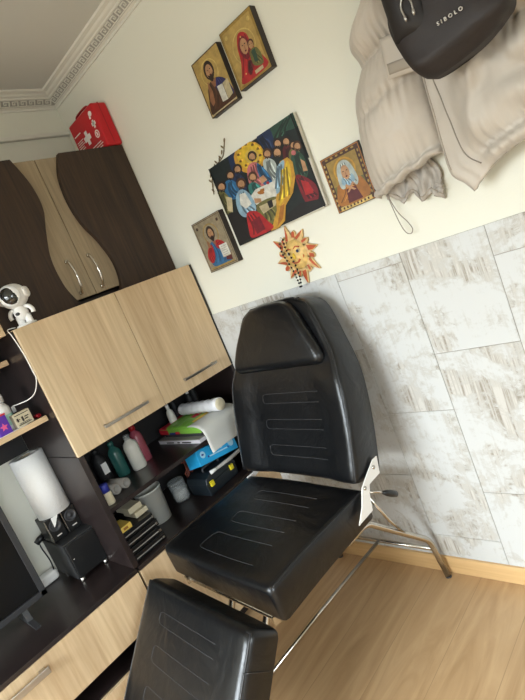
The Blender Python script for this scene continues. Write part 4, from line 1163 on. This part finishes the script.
mb = MB(); mb.lathe([(.022, 0), (.028, .05), (.026, .05), (.020, .004)], (.255, -.935, 1.463), (0, 0, 1), 20); build('body', mb, 'white_plastic', c)

# ------------------------------------------------------------------ shelf bay contents
z = .8005
GB = 'bottles at the back of the dark bay shelf'
def bottle(x, y, r, h, m, cap, label, hd=True):
    o = thing('liquid_bottle', (x, y, z), label, 'bottle', GB)
    mb = MB(); mb.lathe([(r*.94, 0), (r, .006), (r, h*.66), (r*.86, h*.76), (r*.4, h*.84), (r*.36, h*.9)], (x, y, z), (0, 0, 1), 22); build('body', mb, m, o)
    mb = MB(); mb.lathe([(r*.46, h*.86), (r*.46, h*.97), (r*.30, h)], (x, y, z), (0, 0, 1), 16); build('cap', mb, cap, o)
    return o
bottle(.21, -.605, .030, .165, 'teal_liquid', 'teal_liquid', 'teal green bottle behind the milky bottle in the dark bay')
bottle(.255, -.545, .033, .165, 'milky', 'clear_plastic', 'milky clear bottle at the front among the bay bottles')
bottle(.215, -.485, .030, .180, 'pink_liquid', 'red_dark', 'pink bottle with dark red cap beside the milky bottle')
b_ = bottle(.165, -.665, .032, .16, 'soft_black', 'soft_black', 'black bottle with white label left of the teal bottle')
mb = MB(); mb.box((.1935, -.678, .845), (.1985, -.652, .895)); build('label_sticker', mb, 'white_plastic', b_)
bottle(.20, -.765, .032, .14, 'tube_grey', 'white_plastic', 'grey bottle with white cap in the back corner by the divider')
for (dx, dz, lab) in ((0, 0, 'grey tube roll lying on the dark shelf, lower of the two'), (.0, .001, 'grey tube roll lying on the dark shelf, the one beside the bottles')):
    yb = -.735 if dz == 0 else -.690
    o = thing('paper_tube', (.33, yb, z), lab, 'tube', 'grey tubes on the dark shelf')
    p0 = V((.245, yb-.02, z+.0215)); p1 = V((.385, yb, z+.0215)); d = p1-p0
    mb = MB(); mb.lathe([(.013, 0), (.0208, 0), (.0208, d.length), (.013, d.length), (.013, 0)], p0, d, 22, caps=False); build('tube', mb, 'tube_grey', o)
tag(jar('lotion_bottle', (.425, -.795, z), .018, .055, 'beige_card', 'blue_cap', 'cream bottle with blue cap at the divider edge of the dark shelf', 'bottle', None, .03, .95), 'cream bottle with blue cap at the divider edge of the dark shelf', 'bottle')
# stack of packs at the right of the shelf
o = thing('magazine', (.30, -.22, z), 'thick pale glossy magazine lying lowest on the dark shelf', 'magazine')
build('pages', bx((.13, -.345, z), (.468, -.095, z+.018)), 'magazine', o, .001)
build('cover', bx((.128, -.347, z+.0182), (.470, -.093, z+.0205)), 'tube_grey', o)
for a, b in ((.20, .26), (.29, .31), (.33, .40)): build('spine_print', bx((a, -.3462, z+.004), (b, -.3452, z+.010)), 'ink_dark', o)
o = thing('storage_carton', (.30, -.21, z+.0207), 'flat dark carton between the pale magazine and the green packet', 'box')
build('carton', bx((.16, -.315, z+.0207), (.455, -.105, z+.036)), 'dark_grey', o, .002)
o = thing('snack_packet', (.30, -.21, z+.037), 'bright green and red packet on top of the flat dark carton', 'packet')
def pk_(u, v):
    e = math.sin(PI*u)**.5*math.sin(PI*v)**.4
    return (.13+.34*u, -.318+.19*v, z+.0665+.010*e+.002*math.sin(u*40))
mb = MB(); mb.sheet(30, 14, pk_, .006)
for f in mb.bm.faces:
    c0 = f.calc_center_median(); f.material_index = 1 if (c0.x < .20 or (.30 < c0.x < .335 and c0.y > -.23)) else (2 if .36 < c0.x < .41 and c0.y > -.28 else 0)
build('packet_body', mb, ['green_pack', 'red_pack', 'yellow_card'], o)
build('packet_side', bx((.131, -.3185, z+.0368), (.466, -.150, z+.0625)), 'green_pack', o, .002)
build('red_print', bx((.131, -.3198, z+.038), (.205, -.3188, z+.061)), 'red_pack', o)
build('dark_print', bx((.215, -.3198, z+.038), (.265, -.3188, z+.046)), 'blue_cap', o)
build('red_print', bx((.265, -.3198, z+.038), (.30, -.3188, z+.050)), 'red_pack', o)
o = thing('wrapped_roll', (.35, -.185, z+.078), 'white roll in crinkled clear wrap on top of the green packet', 'roll')
p0 = V((.20, -.195, z+.109)); p1 = V((.500, -.185, z+.111)); d = p1-p0
mb = MB(); mb.lathe([(.010, 0), (.026, .004)] + [(.028+.0025*math.sin(i*2.1), .004+d.length*.9*i/20) for i in range(1, 20)] + [(.031, d.length*.93), (.031, d.length), (.012, d.length)], p0, d, 24); build('roll_body', mb, 'wrap', o)
mb = MB(); mb.lathe([(.0285, .0005), (.0285, .004), (.010, .006)], p1, d, 24); build('roll_end', mb, 'beige_card', o)
for i, (x, y, h, lab) in enumerate(((.17, -.245, .165, 'small clear bottle behind the back end of the wrapped roll'), (.20, -.125, .19, 'dark bottle with white nozzle behind the wrapped roll'), (.155, -.062, .205, 'tall black bottle with white nozzle in the dark bay corner by the wall'), (.10, -.165, .175, 'short dark bottle behind the middle of the wrapped roll'))):
    bottle(x, y, .018 if i else .020, h, 'milky' if i == 0 else 'soft_black', ('white_plastic', 'white_plastic', 'white_plastic', 'dark_grey')[i], lab)
# curled sheet over the shelf edge
o = thing('paper_sheet', (.48, -.22, z), 'grey paper sheet curling down over the dark shelf edge', 'paper')
CP_ = catmull([(.405, .078), (.455, .074), (.492, .056), (.505, .022), (.506, -.020), (.512, -.056)], 6)
def cs(u, v):
    k = v*(len(CP_)-1); i = min(int(k), len(CP_)-2); f = k-i
    x = CP_[i][0]+(CP_[i+1][0]-CP_[i][0])*f; zz = z+CP_[i][1]+(CP_[i+1][1]-CP_[i][1])*f
    return (x+.004*math.sin(u*4), -.335+.235*u+.005*math.sin(v*3), zz+.003*math.sin(u*5)*v)
mb = MB(); mb.sheet(14, 31, cs, .0012); build('sheet', mb, 'grey_sheet', o)

z = .5495
o = thing('waste_bin', (.26, -.575, z), 'round white bucket on the counter inside the dark bay', 'bucket')
mb = MB(); mb.lathe([(.053, 0), (.060, .150), (.0625, .150), (.0625, .157), (.057, .157), (.050, .006)], (.270, -.574, z), (0, 0, 1), 36); build('bucket', mb, 'milky', o)
o = thing('plastic_jar', (.26, -.405, z), 'clear plastic jar with white contents beside the white bucket', 'jar')
mb = MB(); mb.lathe([(.036, 0), (.040, .006), (.040, .082), (.036, .088), (.036, .084), (.037, .08), (.037, .008), (.033, .004)], (.250, -.420, z), (0, 0, 1), 28); build('jar_body', mb, 'clear_plastic', o)
mb = MB(); mb.lathe([(.034, .006), (.035, .048), (.02, .056)], (.250, -.420, z), (0, 0, 1), 24); build('contents', mb, 'white_plastic', o)
mb = MB(); mb.lathe([(.041, .082), (.041, .098), (.037, .101)], (.250, -.420, z), (0, 0, 1), 28); build('lid', mb, 'clear_plastic', o)
o = thing('toolbox', (.34, -.265, z), 'small black toolbox with yellow latches on the counter', 'toolbox')
mx = rotz(.06, (.372, -.285, z))
mb = MB(); mb.prism([(-.10, 0), (.095, 0), (.10, .055), (-.105, .055)], lambda a, b, d: mx @ V((d, a, b)), -.085, .055); build('case', mb, 'toolbox_black', o, .004)
mb = MB(); mb.prism([(-.107, .056), (.102, .056), (.092, .085), (.06, .096), (-.06, .096), (-.095, .085)], lambda a, b, d: mx @ V((d, a, b)), -.087, .058); build('lid', mb, 'toolbox_black', o, .004)
for a in (-.075, .062): build('latch', MB().box((.056, a-.011, .040), (.066, a+.011, .066), mx), 'latch_yellow', o, .002)
mb = MB(); mb.tube([mx @ V(p) for p in smooth3([(.0, -.05, .095), (.0, -.045, .112), (.0, .045, .112), (.0, .05, .095)], 5)], .006, 8); build('carry_handle', mb, 'dark_grey', o)
o = thing('glove_box', (.36, -.21, .665), 'bright blue printed carton lying on top of the black toolbox', 'box')
mx2 = Matrix.Translation((.450, -.268, .690)) @ Matrix.Rotation(-.16, 4, 'X') @ Matrix.Rotation(-.22, 4, 'Y')
build('carton', MB().box((-.10, -.115, -.004), (.004, .115, .068), mx2), 'cyan_box', o, .0015)
mb = MB()
mb.box((.0038, -.052, .018), (.0048, .055, .024), mx2); mb.box((.0038, -.030, .032), (.0048, .03, .038), mx2); mb.box((.0038, -.01, .046), (.0048, .035, .051), mx2)
mb.prism(oval(.083, .038, .017, .020, 18), lambda a, b, d: mx2 @ V((d, a, b)), .0038, .0048); mb.prism(oval(-.085, .040, .014, .016, 18), lambda a, b, d: mx2 @ V((d, a, b)), .0038, .0048)
build('print', mb, 'cyan_light', o)
for a, b, c2, d2 in ((-.064, .017, -.056, .026), (.058, .017, .064, .026), (-.092, .036, -.080, .044)): build('dark_print', MB().box((.0048, a, b), (.0054, c2, d2), mx2), 'blue_cap', o)
o = thing('wire_bundle', (.30, -.36, z), 'tangled reddish wires between the jar and the toolbox', 'wires')
for k in range(5):
    P = [(.25+.02*random.random(), -.36+.05*random.random(), .59+.02*k+.05*random.random()) for _ in range(5)]
    mb = MB(); mb.tube(smooth3([(.285, -.375, .5520)] + P + [(.26, -.33, .553)], 5), .0022, 6); build('wire', mb, 'copper_wire', o)
o = thing('hair_tool', (.43, -.15, z), 'grey handled tool lying across the black toolbox', 'tool')
mb = MB(); mb.tube([(.452, -.31, .652), (.464, -.23, .655), (.470, -.15, .662), (.472, -.07, .672)], [.007, .009, .008, .006], 10); build('handle_body', mb, 'tube_grey', o)
mb = MB(); mb.tube([(.452, -.31, .652), (.442, -.345, .650)], [.006, .010], 10); build('tool_tip', mb, 'white_plastic', o)
build('orange_mark', bx((.4775, -.165, .658), (.4805, -.14, .665)), 'paint_orange', o)
# flat cases stacked beside the divider
GC = 'flat black cases stacked beside the divider'
CL = ['bottommost flat black case in the stack beside the divider', 'second lowest flat black case in the stack beside the divider', 'middle flat black case in the stack beside the divider', 'topmost flat black case in the stack beside the divider']
for i in range(4):
    zz = .5498 + i*.032
    o = thing('flat_case', (.35, -.735, zz), CL[i], 'case', GC)
    build('case', bx((.20, -.822, zz), (.452-.004*i, -.668-.006*(i % 2), zz+.029)), 'black_plastic', o, .002)
    build('edge_trim', bx((.4525-.004*i, -.815, zz+.011), (.4545-.004*i, -.685, zz+.0145)), 'tube_grey', o)
    build('clasp', bx((.4525-.004*i, -.683, zz+.008), (.4575-.004*i, -.674, zz+.018)), 'satin', o, .001)
zz = .5498 + 4*.032
o = thing('small_carton', (.35, -.70, zz), 'beige carton on top of the flat black cases', 'box', None)
build('carton', bx((.30, -.725, zz), (.405, -.665, zz+.022)), 'beige_card', o, .001)
o = thing('small_carton', (.35, -.70, zz+.0225), 'beige carton resting on the lower beige carton under the dark shelf', 'box', None)
build('carton', bx((.27, -.735, zz+.0225), (.385, -.672, zz+.046)), 'beige_card', o, .001)
o = thing('yellow_carton', (.43, -.79, zz), 'small yellow carton on the flat black cases at the divider', 'box', None)
build('carton', bx((.35, -.822, zz), (.440, -.768, zz+.022)), 'yellow_card', o, .001)
mb = MB(); mb.box((.4402, -.805, zz+.006), (.4408, -.785, zz+.016)); build('print', mb, 'ochre' if 'ochre' in M else 'paint_ochre', o)

# ------------------------------------------------------------------ light
def area(name, loc, rot, sx, sy, power, col):
    l = bpy.data.lights.new(name, 'AREA'); l.shape = 'RECTANGLE'; l.size = sx; l.size_y = sy; l.energy = power; l.color = col
    o = bpy.data.objects.new(name, l); link(o); o.location = loc; o.rotation_euler = rot; return o
# daylight entering by the window in the wall behind the camera: a bright patch of sky high outside it
area('sky_and_fill_light', (.7, RY-2.9, 3.2), (PI/2-.52, 0, -.08), 4.6, 2.5, 720, (.86, .95, 1.0))
area('sky_and_fill_light', (RX+2.9, -2.35, 3.2), (PI/2-.52, 0, PI/2), 3.6, 2.5, 430, (.86, .95, 1.0))  # added fill lamp outside the right wall opening, brightens drawers and doors
pl = bpy.data.lights.new('window_portal', 'AREA'); pl.shape = 'RECTANGLE'; pl.size = WX1-WX0; pl.size_y = WZ1-WZ0
pl.cycles.is_portal = True
po_ = bpy.data.objects.new('window_portal', pl); link(po_); po_.location = ((WX0+WX1)/2, RY-.11, (WZ0+WZ1)/2); po_.rotation_euler = (PI/2, 0, 0)
pl = bpy.data.lights.new('window_portal', 'AREA'); pl.shape = 'RECTANGLE'; pl.size = VY1-VY0; pl.size_y = VZ1-VZ0
pl.cycles.is_portal = True
po_ = bpy.data.objects.new('window_portal', pl); link(po_); po_.location = (RX+.11, (VY0+VY1)/2, (VZ0+VZ1)/2); po_.rotation_euler = (PI/2, 0, PI/2)
w = bpy.data.worlds.new('World'); sc.world = w; w.use_nodes = True
WN, WL_ = w.node_tree.nodes, w.node_tree.links
bgn = WN['Background']; bgn.inputs[1].default_value = 6.0
tcw = WN.new('ShaderNodeTexCoord'); spw = WN.new('ShaderNodeSeparateXYZ'); rw = WN.new('ShaderNodeValToRGB'); mw = WN.new('ShaderNodeMapRange')
mw.inputs['From Min'].default_value = -1; mw.inputs['From Max'].default_value = 1
WL_.new(tcw.outputs['Generated'], spw.inputs[0]); WL_.new(spw.outputs['Z'], mw.inputs['Value']); WL_.new(mw.outputs['Result'], rw.inputs['Fac'])
rw.color_ramp.elements[0].position = .47; rw.color_ramp.elements[0].color = (.52, .54, .52, 1)     # ground and houses below the horizon
rw.color_ramp.elements[1].position = .53; rw.color_ramp.elements[1].color = (.86, .94, 1.0, 1)     # bright overcast sky
WL_.new(rw.outputs['Color'], bgn.inputs[0])

# ------------------------------------------------------------------ camera
cam = bpy.data.cameras.new('camera'); co = bpy.data.objects.new('camera', cam); link(co); sc.camera = co
F_PX = 496.83
cam.sensor_fit = 'VERTICAL'; cam.sensor_height = 36.0; cam.lens = 36.0 * F_PX / 700.0
right = V((0.6801048, 0.62683745, -0.380174)); down = V((-0.14954533, -0.38904947, -0.90899764)); fwd = V((-0.71770025, 0.67506691, -0.1708538))
R3 = Matrix((right, -down, -fwd)).transposed()
co.matrix_world = Matrix.Translation((2.30, -1.5, 1.45)) @ R3.to_4x4()
cam.clip_start = .02

sc.view_settings.view_transform = 'Standard'; sc.view_settings.look = 'None'; sc.view_settings.gamma = 1.0; sc.view_settings.use_curve_mapping = False
sc.view_settings.exposure = 0.62
